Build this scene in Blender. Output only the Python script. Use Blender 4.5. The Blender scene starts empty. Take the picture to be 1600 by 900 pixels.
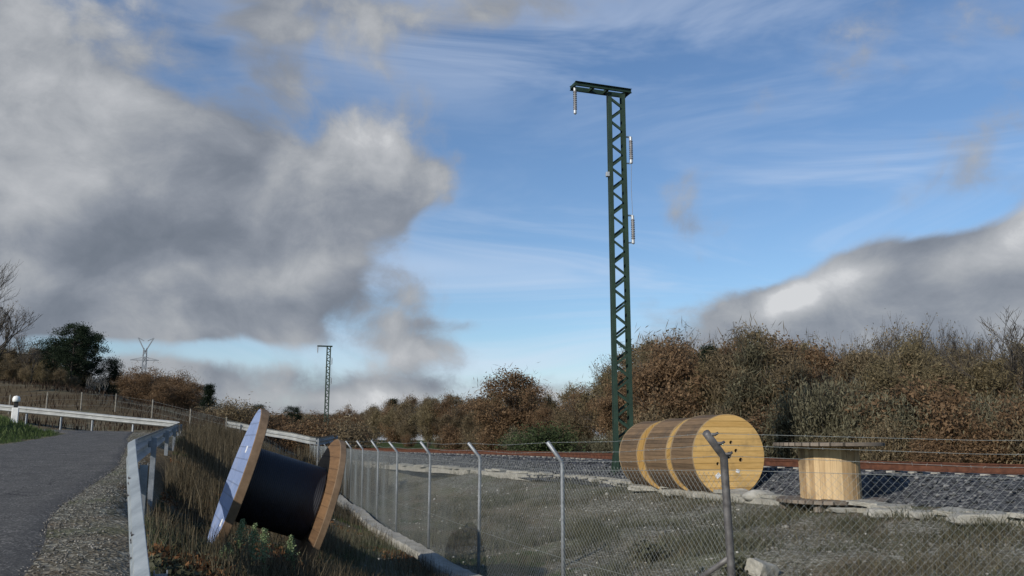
import bpy, bmesh, math, random
import numpy as np
from mathutils import Vector, Matrix
R = math.radians
rnd = random.Random(7)
rs = np.random.RandomState(11)
scene = bpy.context.scene
COL = scene.collection

# ------------------------------------------------------------------ camera
F = 1350.0; EYE = 2.2; PITCH = R(10.0)
cam_d = bpy.data.cameras.new("camera"); cam = bpy.data.objects.new("camera", cam_d)
COL.objects.link(cam); scene.camera = cam
cam.location = (0, 0, EYE); cam.rotation_euler = (R(90) + PITCH, 0, 0)
cam_d.sensor_width = 36; cam_d.lens = 36 * F / 1600; cam_d.clip_end = 6000; cam_d.clip_start = .05

# ------------------------------------------------------------------ sun + view
SUN_AZ = 218.0      # degrees clockwise from +Y, where the sun stands (behind, to the left)
SUN_EL = 25.0
sd = bpy.data.lights.new("sun", 'SUN'); sun = bpy.data.objects.new("sun", sd); COL.objects.link(sun)
sd.energy = 4.3; sd.angle = R(.6); sd.color = (1.0, .93, .82)
sdir = Vector((math.sin(R(SUN_AZ)) * math.cos(R(SUN_EL)), math.cos(R(SUN_AZ)) * math.cos(R(SUN_EL)), math.sin(R(SUN_EL))))
sun.rotation_euler = sdir.to_track_quat('Z', 'Y').to_euler()
sun.location = (-20, -20, 30)
vs = scene.view_settings
vs.view_transform = 'Standard'; vs.look = 'None'; vs.gamma = 1; vs.exposure = 0.0
scene.render.engine = 'CYCLES'
scene.cycles.max_bounces = 4; scene.cycles.diffuse_bounces = 2; scene.cycles.glossy_bounces = 2; scene.cycles.transmission_bounces = 2

# ------------------------------------------------------------------ helpers: nodes with operators
class N:
    def __init__(s, nt): s.nt = nt
    def new(s, t, **k):
        n = s.nt.nodes.new(t)
        for a, b in k.items(): setattr(n, a, b)
        return n
    def put(s, sock, v):
        if isinstance(v, S): s.nt.links.new(v.k, sock)
        elif v is not None: sock.default_value = v
    def m(s, op, a, b=None, c=None, clamp=False):
        n = s.new('ShaderNodeMath', operation=op, use_clamp=clamp)
        s.put(n.inputs[0], a)
        if b is not None: s.put(n.inputs[1], b)
        if c is not None: s.put(n.inputs[2], c)
        return S(s, n.outputs[0])
    def xyz(s, x, y, z):
        n = s.new('ShaderNodeCombineXYZ')
        for i, v in enumerate((x, y, z)): s.put(n.inputs[i], v)
        return S(s, n.outputs[0])
    def noise(s, vec, scale, detail=4, rough=.5, dim='3D', dist=0.0, color=False):
        n = s.new('ShaderNodeTexNoise', noise_dimensions=dim)
        if vec is not None: s.put(n.inputs['Vector'], vec)
        n.inputs['Scale'].default_value = scale; n.inputs['Detail'].default_value = detail
        n.inputs['Roughness'].default_value = rough; n.inputs['Distortion'].default_value = dist
        return S(s, n.outputs['Color' if color else 'Fac'])
    def smooth(s, v, a, b, lo=0.0, hi=1.0):
        n = s.new('ShaderNodeMapRange', interpolation_type='SMOOTHSTEP')
        for i, q in enumerate((v, a, b, lo, hi)): s.put(n.inputs[i], q)
        return S(s, n.outputs[0])
    def lin(s, v, a, b, lo=0.0, hi=1.0):
        n = s.new('ShaderNodeMapRange')
        for i, q in enumerate((v, a, b, lo, hi)): s.put(n.inputs[i], q)
        return S(s, n.outputs[0])
    def mix(s, f, a, b):
        n = s.new('ShaderNodeMix', data_type='RGBA'); n.clamp_factor = True
        s.put(n.inputs[0], f)
        s.put(n.inputs[6], a if isinstance(a, S) else (*a, 1)); s.put(n.inputs[7], b if isinstance(b, S) else (*b, 1))
        return S(s, n.outputs[2])
    def ramp(s, f, stops, interp='LINEAR'):
        n = s.new('ShaderNodeValToRGB'); e = n.color_ramp.elements; n.color_ramp.interpolation = interp
        while len(e) < len(stops): e.new(.5)
        for el, (p, c) in zip(e, stops): el.position = p; el.color = (*c, 1)
        s.put(n.inputs[0], f); return S(s, n.outputs[0])
    def sep(s, v):
        n = s.new('ShaderNodeSeparateXYZ'); s.put(n.inputs[0], v)
        return [S(s, n.outputs[i]) for i in range(3)]
class S:
    def __init__(s, n, k): s.n = n; s.k = k
    def __add__(a, b): return a.n.m('ADD', a, b)
    def __sub__(a, b): return a.n.m('SUBTRACT', a, b)
    def __mul__(a, b): return a.n.m('MULTIPLY', a, b)
    def __rmul__(a, b): return a.n.m('MULTIPLY', a, b)
    def __radd__(a, b): return a.n.m('ADD', a, b)
    def __truediv__(a, b): return a.n.m('DIVIDE', a, b)

def pixdir(px, py):
    xc = (px - 800) / F; yc = (450 - py) / F
    return xc, math.cos(PITCH) - yc * math.sin(PITCH), math.sin(PITCH) + yc * math.cos(PITCH)
def at(px, py, d):
    x, y, z = pixdir(px, py); s = d / y
    return Vector((x * s, d, EYE + z * s))

# ------------------------------------------------------------------ world: clear sky + procedural clouds placed by azimuth and elevation
w = bpy.data.worlds.new("World"); scene.world = w; w.use_nodes = True
nt = w.node_tree; nt.nodes.clear(); n = N(nt)
SKYK = 0.102
sky = n.new('ShaderNodeTexSky', sky_type='NISHITA', sun_disc=False)
sky.sun_elevation = R(SUN_EL); sky.sun_rotation = R(SUN_AZ); sky.altitude = 300
sky.air_density = 1.15; sky.dust_density = .1; sky.ozone_density = 2.6
tc = n.new('ShaderNodeTexCoord'); D = S(n, tc.outputs['Generated'])
dx, dy, dz = n.sep(D)
U = n.m('ARCTAN2', dx, dy); Vv = n.m('ARCSINE', n.m('MINIMUM', n.m('MAXIMUM', dz, -1.0), 1.0))
def azel(px, py):
    x, y, z = pixdir(px, py); l = math.sqrt(x*x+y*y+z*z); return math.atan2(x, y), math.asin(z / l)
UV = n.xyz(U, Vv * 1.3, 0.0)
wn = n.noise(UV, 3.0, 3, .5, dim='2D', color=True)
wsub = n.new('ShaderNodeVectorMath', operation='MULTIPLY_ADD')
n.put(wsub.inputs[0], wn); wsub.inputs[1].default_value = (.16, .13, 0); wsub.inputs[2].default_value = (0, 0, 0)
wadd = n.new('ShaderNodeVectorMath', operation='ADD'); n.put(wadd.inputs[0], UV); nt.links.new(wsub.outputs[0], wadd.inputs[1])
W = S(n, wadd.outputs[0])
fb = n.noise(W, 7.5, 8, .66, dim='2D')
fb_big = n.noise(W, 2.6, 3, .5, dim='2D')
off = n.new('ShaderNodeVectorMath', operation='ADD'); n.put(off.inputs[0], W); off.inputs[1].default_value = (-.03, .05, 0)
fb2 = n.noise(S(n, off.outputs[0]), 7.5, 7, .62, dim='2D')
def puff(vec):
    t = None
    for sc, a in ((5.5, .55), (12.0, .3), (27.0, .16)):
        v = n.new('ShaderNodeTexVoronoi', feature='SMOOTH_F1', voronoi_dimensions='2D'); n.put(v.inputs['Vector'], vec); v.inputs['Scale'].default_value = sc; v.inputs['Smoothness'].default_value = .6
        q = n.m('SUBTRACT', .62, S(n, v.outputs['Distance'])) * a; t = q if t is None else t + q
    return t
pf = puff(W); pf2 = puff(S(n, off.outputs[0]))
emb = (fb - fb2) * .55 + (pf - pf2) * .62
def blob(px, py, rx, ry, rot=0):
    a, e = azel(px, py); kx = 1.0 / (rx / F); ky = 1.0 / (ry / F)
    du = U - a; dv = Vv - e
    c, s_ = math.cos(R(rot)), math.sin(R(rot))
    p = (du * c + dv * s_) * kx; q = (dv * c - du * s_) * ky
    return n.m('EXPONENT', (p * p + q * q) * -1.0)
def total(lst):
    t = None
    for it in lst:
        b = blob(*it[:4], rot=it[5] if len(it) > 5 else 0) * it[4]
        t = b if t is None else t + b
    return t
dens = total([
    (70, 170, 200, 150, 1.15), (40, 330, 260, 140, 1.0), (330, 390, 240, 110, 1.05), (-200, 380, 260, 260, 1.2), (300, 270, 130, 90, .6),
    (585, 258, 92, 62, 1.3), (590, 325, 50, 34, .45), (470, 330, 110, 100, .8), (455, 110, 95, 150, .85, -8), (640, 5, 260, 60, .8), (712, 245, 50, 60, .46), (380, 200, 90, 80, .4),
    (270, 462, 340, 60, 1.0), (610, 545, 190, 26, .62, -4), (380, 605, 340, 40, .68), (740, 608, 240, 24, .55), (720, 508, 110, 12, .45),
    (1310, 465, 130, 50, 1.15, 14), (1200, 488, 60, 30, .7), (1400, 430, 90, 40, .6), (1625, 375, 110, 60, .9, 10), (1480, 520, 330, 90, 1.25), (1430, 386, 90, 20, .55, 6), (1230, 500, 110, 40, .65),
    (1205, 165, 80, 40, .46, 15), (1420, 215, 100, 22, .22, -10), (1590, 175, 40, 36, .4), (1050, 350, 40, 36, .36), (950, 60, 160, 60, .3), (800, 665, 1300, 32, .8),
    (-1100, 300, 500, 300, .7), (2900, 420, 600, 300, .8)])
hole = total([(220, 542, 260, 18, 1.0, 0), (1470, 345, 150, 22, .45), (1440, 416, 60, 10, .3), (800, 560, 90, 60, .3), (300, 90, 60, 90, .35, -10), (880, 330, 200, 240, .35), (1050, 120, 420, 130, .3)])
den = dens * 1.08 - hole + .0 + (fb - .5) * 1.55 + (fb_big - .5) * .7 + (pf - .22) * 2.2
mask = n.smooth(den, .30, .98)
thin = n.smooth(den, .05, .60) * .30
# cirrus veil, long and streaky
CV = n.xyz(U * 1.0 + Vv * .35, Vv * 5.0, 3.3)
cir = n.noise(CV, 2.2, 5, .6, dim='2D', dist=.6)
veilz = total([(1000, 580, 560, 110, .85), (900, 440, 520, 110, .5), (1250, 330, 420, 90, .28), (820, 50, 560, 120, .45), (1450, 200, 300, 120, .3)])
veil = n.smooth(cir, .34, .74) * veilz
light = total([(60, 150, 120, 110, .30), (190, 110, 80, 70, .16), (120, 280, 150, 50, .20), (590, 218, 95, 28, .34), (620, 262, 70, 40, .22),
               (490, 425, 80, 22, .22, 20), (470, 110, 70, 110, .16), (1290, 446, 90, 18, .20, 12), (1345, 424, 50, 14, .16, 6), (1225, 475, 60, 24, .45, 25),
               (1590, 325, 50, 40, .50, 20), (1480, 412, 70, 22, .25), (1540, 508, 80, 24, .22), (640, 560, 200, 22, .26), (420, 560, 110, 14, .2), (700, 625, 500, 18, .30), (250, 590, 160, 16, .16)])
dark = total([(200, 400, 330, 60, .20), (200, 470, 300, 26, .16), (620, 320, 60, 30, .20), (1350, 515, 190, 36, .36), (620, 590, 260, 14, .16), (330, 40, 60, 60, .2)])
Lm = light - dark * .8 + emb * 1.35 + (fb_big - .5) * .36 + .46
ccol = n.ramp(n.m('ADD', Lm * .86, .035), [(0.0, (.155, .18, .22)), (.22, (.195, .22, .265)), (.42, (.265, .29, .335)), (.62, (.37, .39, .42)), (.84, (.49, .505, .53)), (1.0, (.66, .67, .685))])
skys = n.new('ShaderNodeVectorMath', operation='MULTIPLY'); nt.links.new(sky.outputs[0], skys.inputs[0]); skys.inputs[1].default_value = (SKYK*.86, SKYK*.97, SKYK*1.12)
base = S(n, skys.outputs[0])
c1 = n.mix(veil, base, (.66, .74, .88))
c2 = n.mix(thin, c1, (.36, .39, .46))
c3 = n.mix(mask * .97, c2, ccol)
w.cycles.sampling_method = 'MANUAL'; w.cycles.sample_map_resolution = 256
bg = n.new('ShaderNodeBackground'); n.put(bg.inputs[0], c3); bg.inputs[1].default_value = 1.0
wo = n.new('ShaderNodeOutputWorld'); nt.links.new(bg.outputs[0], wo.inputs[0])

# ------------------------------------------------------------------ object helpers
def tag(o, label=None, cat=None, group=None, kind=None):
    if label: o['label'] = label
    if cat: o['category'] = cat
    if group: o['group'] = group
    if kind: o['kind'] = kind
    return o
def empty(name, loc=(0, 0, 0), rz=0, label=None, cat=None, group=None):
    o = bpy.data.objects.new(name, None); COL.objects.link(o); o.empty_display_size = .2
    o.location = loc; o.rotation_euler = (0, 0, rz)
    return tag(o, label, cat, group)
def link(name, me, mat, parent=None, smooth=False, keep=False):
    if mat is not None and not keep:
        me.materials.clear()
        for m_ in (mat if isinstance(mat, (list, tuple)) else [mat]): me.materials.append(m_)
    if smooth: me.polygons.foreach_set('use_smooth', [True] * len(me.polygons))
    o = bpy.data.objects.new(name, me); COL.objects.link(o)
    if parent: o.parent = parent
    return o
def fast_mesh(name, V, Q):
    """V (n,3) array, Q (m,k) array of k-gons."""
    me = bpy.data.meshes.new(name); V = np.asarray(V, np.float32); Q = np.asarray(Q, np.int32)
    m, k = Q.shape
    me.vertices.add(len(V)); me.vertices.foreach_set('co', V.ravel())
    me.loops.add(m * k); me.loops.foreach_set('vertex_index', Q.ravel())
    me.polygons.add(m); me.polygons.foreach_set('loop_start', np.arange(0, m * k, k, dtype=np.int32))
    me.polygons.foreach_set('loop_total', np.full(m, k, np.int32))
    me.update(calc_edges=True); return me
def copy_tree(o, parent=None):
    c = o.copy(); COL.objects.link(c)
    if parent: c.parent = parent
    for ch in list(o.children): copy_tree(ch, c)
    return c

class MB:
    def __init__(s): s.v = []; s.f = []
    def add(s, vs_, fs):
        b = len(s.v); s.v += [tuple(q) for q in vs_]; s.f += [tuple(i + b for i in f) for f in fs]; return s
    def box(s, c, size, M=None, bev=0):
        hx, hy, hz = [q / 2 for q in size]; c = Vector(c)
        if bev:
            b = min(bev, hx * .9, hy * .9, hz * .9); pts = []
            for z, ins in ((-hz, b), (-hz + b, 0), (hz - b, 0), (hz, b)):
                X, Y = hx - ins, hy - ins
                for (a, d_) in ((-X + (b if not ins else 0), -Y), (X - (b if not ins else 0), -Y), (X, -Y + (b if not ins else 0)), (X, Y - (b if not ins else 0)),
                                (X - (b if not ins else 0), Y), (-X + (b if not ins else 0), Y), (-X, Y - (b if not ins else 0)), (-X, -Y + (b if not ins else 0))):
                    pts.append(Vector((a, d_, z)))
            fs = [tuple(reversed(range(8))), tuple(range(24, 32))]
            for L in range(3):
                for k in range(8): fs.append((L*8+k, L*8+(k+1) % 8, L*8+8+(k+1) % 8, L*8+8+k))
        else:
            pts = [Vector((x, y, z)) for z in (-hz, hz) for y in (-hy, hy) for x in (-hx, hx)]
            fs = [(0, 2, 3, 1), (4, 5, 7, 6), (0, 1, 5, 4), (2, 6, 7, 3), (0, 4, 6, 2), (1, 3, 7, 5)]
        if M is not None: pts = [M @ p for p in pts]
        return s.add([p + c for p in pts], fs)
    def bar(s, a, b, wd, ht, up=(0, 0, 1)):
        a, b = Vector(a), Vector(b); d = (b - a); l = d.length; d.normalize()
        u = Vector(up)
        if abs(u.dot(d)) > .98: u = Vector((1, 0, 0))
        r = d.cross(u).normalized(); u = r.cross(d).normalized()
        pts = []
        for t in (a, b):
            for (i, j) in ((-1, -1), (1, -1), (1, 1), (-1, 1)): pts.append(t + r * i * wd / 2 + u * j * ht / 2)
        return s.add(pts, [(3, 2, 1, 0), (4, 5, 6, 7), (0, 1, 5, 4), (1, 2, 6, 5), (2, 3, 7, 6), (3, 0, 4, 7)])
    def tube(s, pts, rad, k=8, cap=True):
        pts = [Vector(p) for p in pts]; m_ = len(pts)
        if not isinstance(rad, (list, tuple)): rad = [rad] * m_
        ref = Vector((0, 0, 1)); V_ = []; prev = None
        for i, p in enumerate(pts):
            d = (pts[min(i+1, m_-1)] - pts[max(i-1, 0)]).normalized()
            if prev is None:
                r0 = ref if abs(d.z) < .9 else Vector((1, 0, 0)); u = d.cross(r0).normalized()
            else:
                u = (prev - d * prev.dot(d)).normalized()
            prev = u; v = d.cross(u)
            for j in range(k):
                a = 2 * math.pi * j / k; V_.append(p + (u * math.cos(a) + v * math.sin(a)) * rad[i])
        fs = []
        for i in range(m_-1):
            for j in range(k): fs.append((i*k+j, i*k+(j+1) % k, (i+1)*k+(j+1) % k, (i+1)*k+j))
        if cap: fs.append(tuple(reversed(range(k)))); fs.append(tuple(range((m_-1)*k, m_*k)))
        return s.add(V_, fs)
    def lathe(s, prof, k=32, M=None, c=(0, 0, 0), closed=False):
        """prof: (r, z) list revolved about z."""
        V_ = []; c = Vector(c)
        for (r_, z) in prof:
            for j in range(k):
                a = 2 * math.pi * j / k; p = Vector((r_ * math.cos(a), r_ * math.sin(a), z)); V_.append((M @ p if M is not None else p) + c)
        fs = []; m_ = len(prof); rng = m_ if closed else m_ - 1
        for i in range(rng):
            i2 = (i + 1) % m_
            for j in range(k): fs.append((i*k+j, i*k+(j+1) % k, i2*k+(j+1) % k, i2*k+j))
        if not closed: fs.append(tuple(reversed(range(k)))); fs.append(tuple(range((m_-1)*k, m_*k)))
        return s.add(V_, fs)
    def mesh(s, name):
        me = bpy.data.meshes.new(name); me.from_pydata(s.v, [], s.f); me.update(); return me
    def build(s, name, mat, parent=None, smooth=False):
        return link(name, s.mesh(name), mat, parent, smooth)
def fix(me):
    b = bmesh.new(); b.from_mesh(me); bmesh.ops.recalc_face_normals(b, faces=b.faces); b.to_mesh(me); b.free(); return me

def sm_angle(o, deg=35):
    me = o.data; me.polygons.foreach_set('use_smooth', [True] * len(me.polygons))
    b = bmesh.new(); b.from_mesh(me)
    for e in b.edges:
        if len(e.link_faces) == 2 and e.calc_face_angle(0) > R(deg): e.smooth = False
    b.to_mesh(me); b.free(); return o

# ------------------------------------------------------------------ materials
def mat(name, fn, rough=.8, metal=0.0, spec=.3):
    m_ = bpy.data.materials.new(name); m_.use_nodes = True; t = m_.node_tree; t.nodes.clear(); n = N(t)
    p = n.new('ShaderNodeBsdfPrincipled'); o = n.new('ShaderNodeOutputMaterial'); t.links.new(p.outputs[0], o.inputs[0])
    p.inputs['Roughness'].default_value = rough; p.inputs['Metallic'].default_value = metal
    p.inputs['Specular IOR Level'].default_value = spec
    r = fn(n, p); 
    if r is not None: n.put(p.inputs['Base Color'], r if isinstance(r, S) else (*r, 1))
    return m_
def bump(n, p, h, dist=.01, st=1.0):
    b = n.new('ShaderNodeBump'); b.inputs['Distance'].default_value = dist; b.inputs['Strength'].default_value = st
    n.put(b.inputs['Height'], h); n.nt.links.new(b.outputs[0], p.inputs['Normal'])
def obj_co(n): return S(n, n.new('ShaderNodeTexCoord').outputs['Object'])
def geo_pos(n): return S(n, n.new('ShaderNodeNewGeometry').outputs['Position'])
def island(n): return S(n, n.new('ShaderNodeNewGeometry').outputs['Random Per Island'])
def objrand(n): return S(n, n.new('ShaderNodeObjectInfo').outputs['Random'])
def attr(n, nm):
    a = n.new('ShaderNodeAttribute', attribute_name=nm); return S(n, a.outputs['Color'])
def voro(n, vec, sc, out='Color', feature='F1'):
    v = n.new('ShaderNodeTexVoronoi', feature=feature); n.put(v.inputs['Vector'], vec); v.inputs['Scale'].default_value = sc
    return S(n, v.outputs[out])

def f_ground(n, p):
    P = geo_pos(n); z = attr(n, 'zone'); r, g, b = n.sep(z)
    a1 = n.noise(P, .55, 6, .6); a2 = n.noise(P, 4.0, 6, .65); a3 = n.noise(P, 26, 4, .7)
    dirt = n.ramp(a2 * .6 + a3 * .4, [(.28, (.066, .058, .037)), (.5, (.150, .134, .092)), (.72, (.245, .22, .16))])
    vc = voro(n, P, 22.0); vr, vg, vb_ = n.sep(vc)
    grav = n.ramp(vr, [(0, (.068, .064, .048)), (.6, (.165, .156, .124)), (1, (.33, .32, .27))])
    grn = n.ramp(a3, [(.3, (.022, .032, .010)), (.55, (.055, .078, .024)), (.8, (.105, .12, .045))])
    straw = n.ramp(a3, [(.3, (.055, .042, .026)), (.55, (.12, .092, .055)), (.8, (.2, .16, .10))])
    c = n.mix(n.smooth(b + (a2 - .5) * 1.2, .35, .65), dirt, grav)
    c = n.mix(n.smooth(n.noise(P, .42, 5, .62), .50, .66) * .6, c, n.ramp(a2, [(.3, (.085, .058, .036)), (.7, (.20, .145, .095))]))
    c = n.mix(n.smooth(n.noise(P, .5, 5, .62, dist=.4),   .36, .50, 1.0, 0.0) * .55, c, n.ramp(a3, [(.3, (.052, .058, .030)), (.7, (.155, .165, .09))]))
    c = n.mix(n.smooth(g + (a1 - .5) * 1.3 + (a3 - .5) * .5, .35, .7), c, straw)
    c = n.mix(n.smooth(r + (a1 - .5) * 1.5 + (a2 - .5) * .8, .42, .68), c, grn)
    dist = voro(n, P, 22.0, 'Distance')
    bump(n, p, a3 * .6 + a2 + dist * .6, .05, .8)
    return c
M_ground = mat('ground', f_ground, .95, spec=.1)
def f_road(n, p):
    P = geo_pos(n)
    a = n.noise(P, .35, 5, .55); b = n.noise(P, 60, 3, .7); c_ = n.noise(P, 3.0, 5, .6)
    vr, vg, vb_ = n.sep(voro(n, P, 55.0))
    col = n.ramp(b * .35 + vr * .35 + c_ * .3, [(.25, (.034, .033, .032)), (.5, (.074, .072, .069)), (.8, (.165, .16, .15))])
    st = n.smooth(n.noise(P, 2.5, 3, .6) * .5 + vg * .6, .74, .80)
    col = n.mix(st * .75, col, (.27, .26, .24))
    col = n.mix(n.smooth(n.noise(P, 1.1, 6, .7), .42, .7) * .55, col, (.105, .102, .095))
    col = n.mix(n.smooth(a, .5, .75) * .35, col, (.075, .072, .066))
    crk = n.new('ShaderNodeTexVoronoi', feature='DISTANCE_TO_EDGE'); wv = n.new('ShaderNodeVectorMath', operation='ADD'); n.put(wv.inputs[0], P); n.put(wv.inputs[1], n.noise(P, 2.0, 4, .6, color=True)); n.nt.links.new(wv.outputs[0], crk.inputs['Vector']); crk.inputs['Scale'].default_value = .42
    ck = n.m('LESS_THAN', S(n, crk.outputs['Distance']), .006) * n.smooth(n.noise(P, .3, 2, .5), .45, .6)
    col = n.mix(ck * .8, col, (.018, .018, .018))
    col = n.mix(n.smooth(n.noise(P, 5.5, 5, .7), .58, .72) * .5, col, (.16, .155, .14))
    bump(n, p, b + vr * .8 - ck * 2.0, .014, .9)
    return col
M_road = mat('asphalt', f_road, .85, spec=.3)
def f_galv(n, p):
    P = geo_pos(n); a = n.noise(P, 9, 5, .6); b = n.noise(P, 60, 2, .6)
    p.inputs['Metallic'].default_value = .55
    n.put(p.inputs['Roughness'], n.lin(a, .3, .7, .42, .65))
    return n.ramp(a * .7 + b * .3, [(.3, (.18, .195, .21)), (.55, (.29, .31, .33)), (.8, (.42, .44, .455))])
M_galv = mat('galvanised', f_galv)
def f_railpaint(n, p):
    P = geo_pos(n); a = n.noise(P, 3, 6, .65); b = n.noise(P, 40, 2, .6)
    p.inputs['Metallic'].default_value = .25
    n.put(p.inputs['Roughness'], n.lin(a, .3, .7, .4, .6))
    return n.ramp(a * .8 + b * .2, [(.3, (.20, .225, .24)), (.52, (.30, .335, .35)), (.78, (.42, .45, .46))])
M_rail = mat('guard_galvanised', f_railpaint)
def f_dullpost(n, p):
    P = geo_pos(n); a = n.noise(P, 14, 5, .6)
    p.inputs['Metallic'].default_value = .3
    return n.ramp(a, [(.3, (.075, .07, .07)), (.55, (.13, .125, .125)), (.8, (.2, .195, .19))])
M_dull = mat('dull_steel', f_dullpost, .55)
M_wire = mat('wire', lambda n, p: (.27, .29, .28), .55, .3)
def f_green(n, p):
    P = obj_co(n); a = n.noise(P, 3, 5, .6); b = n.noise(P, 20, 3, .6)
    return n.ramp(a * .6 + b * .4, [(.3, (.008, .020, .013)), (.6, (.018, .042, .027)), (.8, (.035, .066, .045))])
M_green = mat('dark_green_paint', f_green, .55, spec=.4)
M_ins = mat('insulator', lambda n, p: n.ramp(n.noise(obj_co(n), 9, 3), [(.3, (.12, .12, .125)), (.7, (.22, .22, .23))]), .35, spec=.5)
M_bright = mat('bright_fitting', lambda n, p: (.42, .44, .46), .4, .4)

def wood(name, lo, hi, board=.14, axis=1, streak=(1, 14, 14), dirt=.0, rough=.8, gap=.012, gapk=.8, blue=None, rings=False):
    """boards run along `streak`'s long direction; `axis` is the direction across the boards (object space); axis None = islands are boards"""
    def f(n, p):
        P = obj_co(n)
        mp = n.new('ShaderNodeVectorMath', operation='MULTIPLY'); n.put(mp.inputs[0], P); mp.inputs[1].default_value = streak
        g = n.noise(S(n, mp.outputs[0]), 2.2, 7, .65); g2 = n.noise(P, 2.2, 4, .6)
        if axis is None:
            rb = island(n); gp = None
        else:
            c = n.sep(P)[axis] * (1.0 / board) + 77.3
            wn_ = n.new('ShaderNodeTexWhiteNoise', noise_dimensions='1D'); n.put(wn_.inputs['W'], n.m('FLOOR', c) + objrand(n) * 9.0); rb = S(n, wn_.outputs['Value'])
            fr = n.m('FRACT', c); gp = n.m('LESS_THAN', n.m('MINIMUM', fr, n.m('SUBTRACT', 1.0, fr)), gap / board)
        c0 = n.ramp(g * .55 + rb * .3 + g2 * .15, [(.25, lo), (.5, tuple((a + b) / 2 for a, b in zip(lo, hi))), (.74, hi)])
        if gp is not None: c0 = n.mix(gp * gapk, c0, tuple(q * .25 for q in lo))
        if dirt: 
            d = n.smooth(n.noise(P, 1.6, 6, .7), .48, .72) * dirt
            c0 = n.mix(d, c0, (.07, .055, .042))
        if blue:
            c0 = n.mix(n.smooth(n.noise(P, 1.2, 5, .7), .52, .68) * .5, c0, blue)
        h = g if gp is None else g - gp * 3.0
        bump(n, p, h, .006, .7)
        return c0
    return mat(name, f, rough, spec=.25)
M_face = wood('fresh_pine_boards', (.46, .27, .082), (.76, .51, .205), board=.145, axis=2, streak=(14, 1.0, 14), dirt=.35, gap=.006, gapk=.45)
M_rimf = wood('fresh_pine_rim', (.26, .17, .075), (.50, .36, .17), axis=None, streak=(3, 3, 3))
M_lag = wood('weathered_lagging', (.058, .042, .028), (.205, .135, .078), axis=None, streak=(1.2, 12, 12), dirt=.7)
M_lagrim = wood('weathered_rim', (.14, .10, .06), (.38, .28, .16), axis=None, streak=(3, 3, 3), dirt=.5)
M_drumw = wood('drum_staves', (.26, .165, .08), (.60, .44, .25), axis=None, streak=(1.0, 14, 14), dirt=.6)
M_grey = wood('grey_weathered_boards', (.10, .085, .07), (.27, .235, .195), board=.15, axis=1, streak=(1, 12, 12), dirt=.4)
M_tan = wood('tan_flange_edge', (.13, .085, .05), (.32, .22, .14), axis=None, streak=(4, 4, 4), dirt=.25)
M_brownb = wood('brown_flange_boards', (.085, .050, .028), (.24, .140, .070), board=.16, axis=2, streak=(14, 1, 14), dirt=.5, gap=.005, gapk=.35)
def f_bluew(n, p):
    P = obj_co(n)
    c = n.sep(P)[2] * 6.2 + 50.2; fr = n.m('FRACT', c); gp = n.m('LESS_THAN', n.m('MINIMUM', fr, n.m('SUBTRACT', 1.0, fr)), .05)
    a = n.noise(P, 2.0, 6, .65); b = n.noise(P, 14, 4, .6)
    c0 = n.ramp(a * .6 + b * .4, [(.3, (.15, .21, .36)), (.5, (.23, .30, .49)), (.75, (.36, .42, .58))])
    c0 = n.mix(gp * .4, c0, (.07, .085, .13))
    c0 = n.mix(n.smooth(n.noise(P, 3.5, 5, .7), .56, .72) * .45, c0, (.16, .15, .15))
    bump(n, p, b - gp * 2.0, .006, .6)
    return c0
M_blue = mat('blue_white_flange', f_bluew, .42, spec=.5)
def f_cable(n, p):
    P = obj_co(n); a = n.noise(P, 5, 4, .6)
    n.put(p.inputs['Roughness'], n.lin(a, .3, .7, .5, .62))
    return n.ramp(a, [(.3, (.007, .008, .012)), (.7, (.015, .017, .025))])
M_cable = mat('black_cable', f_cable, .4, spec=.5)
M_tagp = mat('white_label', lambda n, p: n.ramp(n.noise(obj_co(n), 20, 3), [(.35, (.55, .55, .55)), (.6, (.8, .8, .8))]), .6)
def f_conc(n, p):
    P = geo_pos(n); a = n.noise(P, 3, 6, .65); b = n.noise(P, 30, 4, .7)
    bump(n, p, a + b * .6, .02, .8)
    return n.ramp(a * .6 + b * .4, [(.28, (.15, .142, .118)), (.48, (.29, .278, .24)), (.75, (.47, .455, .405))])
M_conc = mat('pale_concrete', f_conc, .9, spec=.2)
def f_rock(n, p):
    P = geo_pos(n); a = n.noise(P, 8, 5, .65)
    bump(n, p, a, .02, .8)
    return n.ramp(a * .5 + island(n) * .5, [(.25, (.13, .125, .11)), (.5, (.27, .26, .23)), (.8, (.50, .49, .45))])
M_shoulder = mat('shoulder_gravel', lambda n, p: n.ramp(island(n), [(0, (.06, .056, .05)), (.6, (.14, .132, .118)), (1, (.30, .285, .26))]), .9, spec=.15)
M_rock = mat('pale_rock', f_rock, .9, spec=.2)
def f_bal(n, p):
    P = geo_pos(n); v1, v2, v3 = n.sep(voro(n, P, 15.0)); d = voro(n, P, 15.0, 'Distance')
    bump(n, p, n.m('MULTIPLY', d, -1.0), .06, 1.0)
    return n.ramp(v1, [(0, (.028, .030, .035)), (.6, (.066, .069, .076)), (1, (.145, .147, .15))])
M_bal = mat('ballast', f_bal, .85, spec=.3)
M_bals = mat('ballast_stones', lambda n, p: n.ramp(island(n), [(0, (.028, .031, .036)), (.65, (.072, .076, .083)), (1, (.19, .19, .19))]), .8, spec=.3)
M_rust = mat('rusty_steel', lambda n, p: n.ramp(n.noise(geo_pos(n), 6, 5, .6), [(.3, (.06, .025, .016)), (.7, (.15, .062, .035))]), .8, .2)
M_white = mat('white_plastic', lambda n, p: n.ramp(n.noise(obj_co(n), 6, 5, .6), [(.3, (.62, .62, .60)), (.7, (.82, .82, .80))]), .45)
M_black = mat('black_plastic', lambda n, p: (.02, .02, .02), .5)
M_fpost = mat('concrete_fence_post', lambda n, p: n.ramp(n.noise(geo_pos(n), 8, 4, .6), [(.3, (.14, .13, .11)), (.7, (.27, .255, .22))]), .9)
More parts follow.
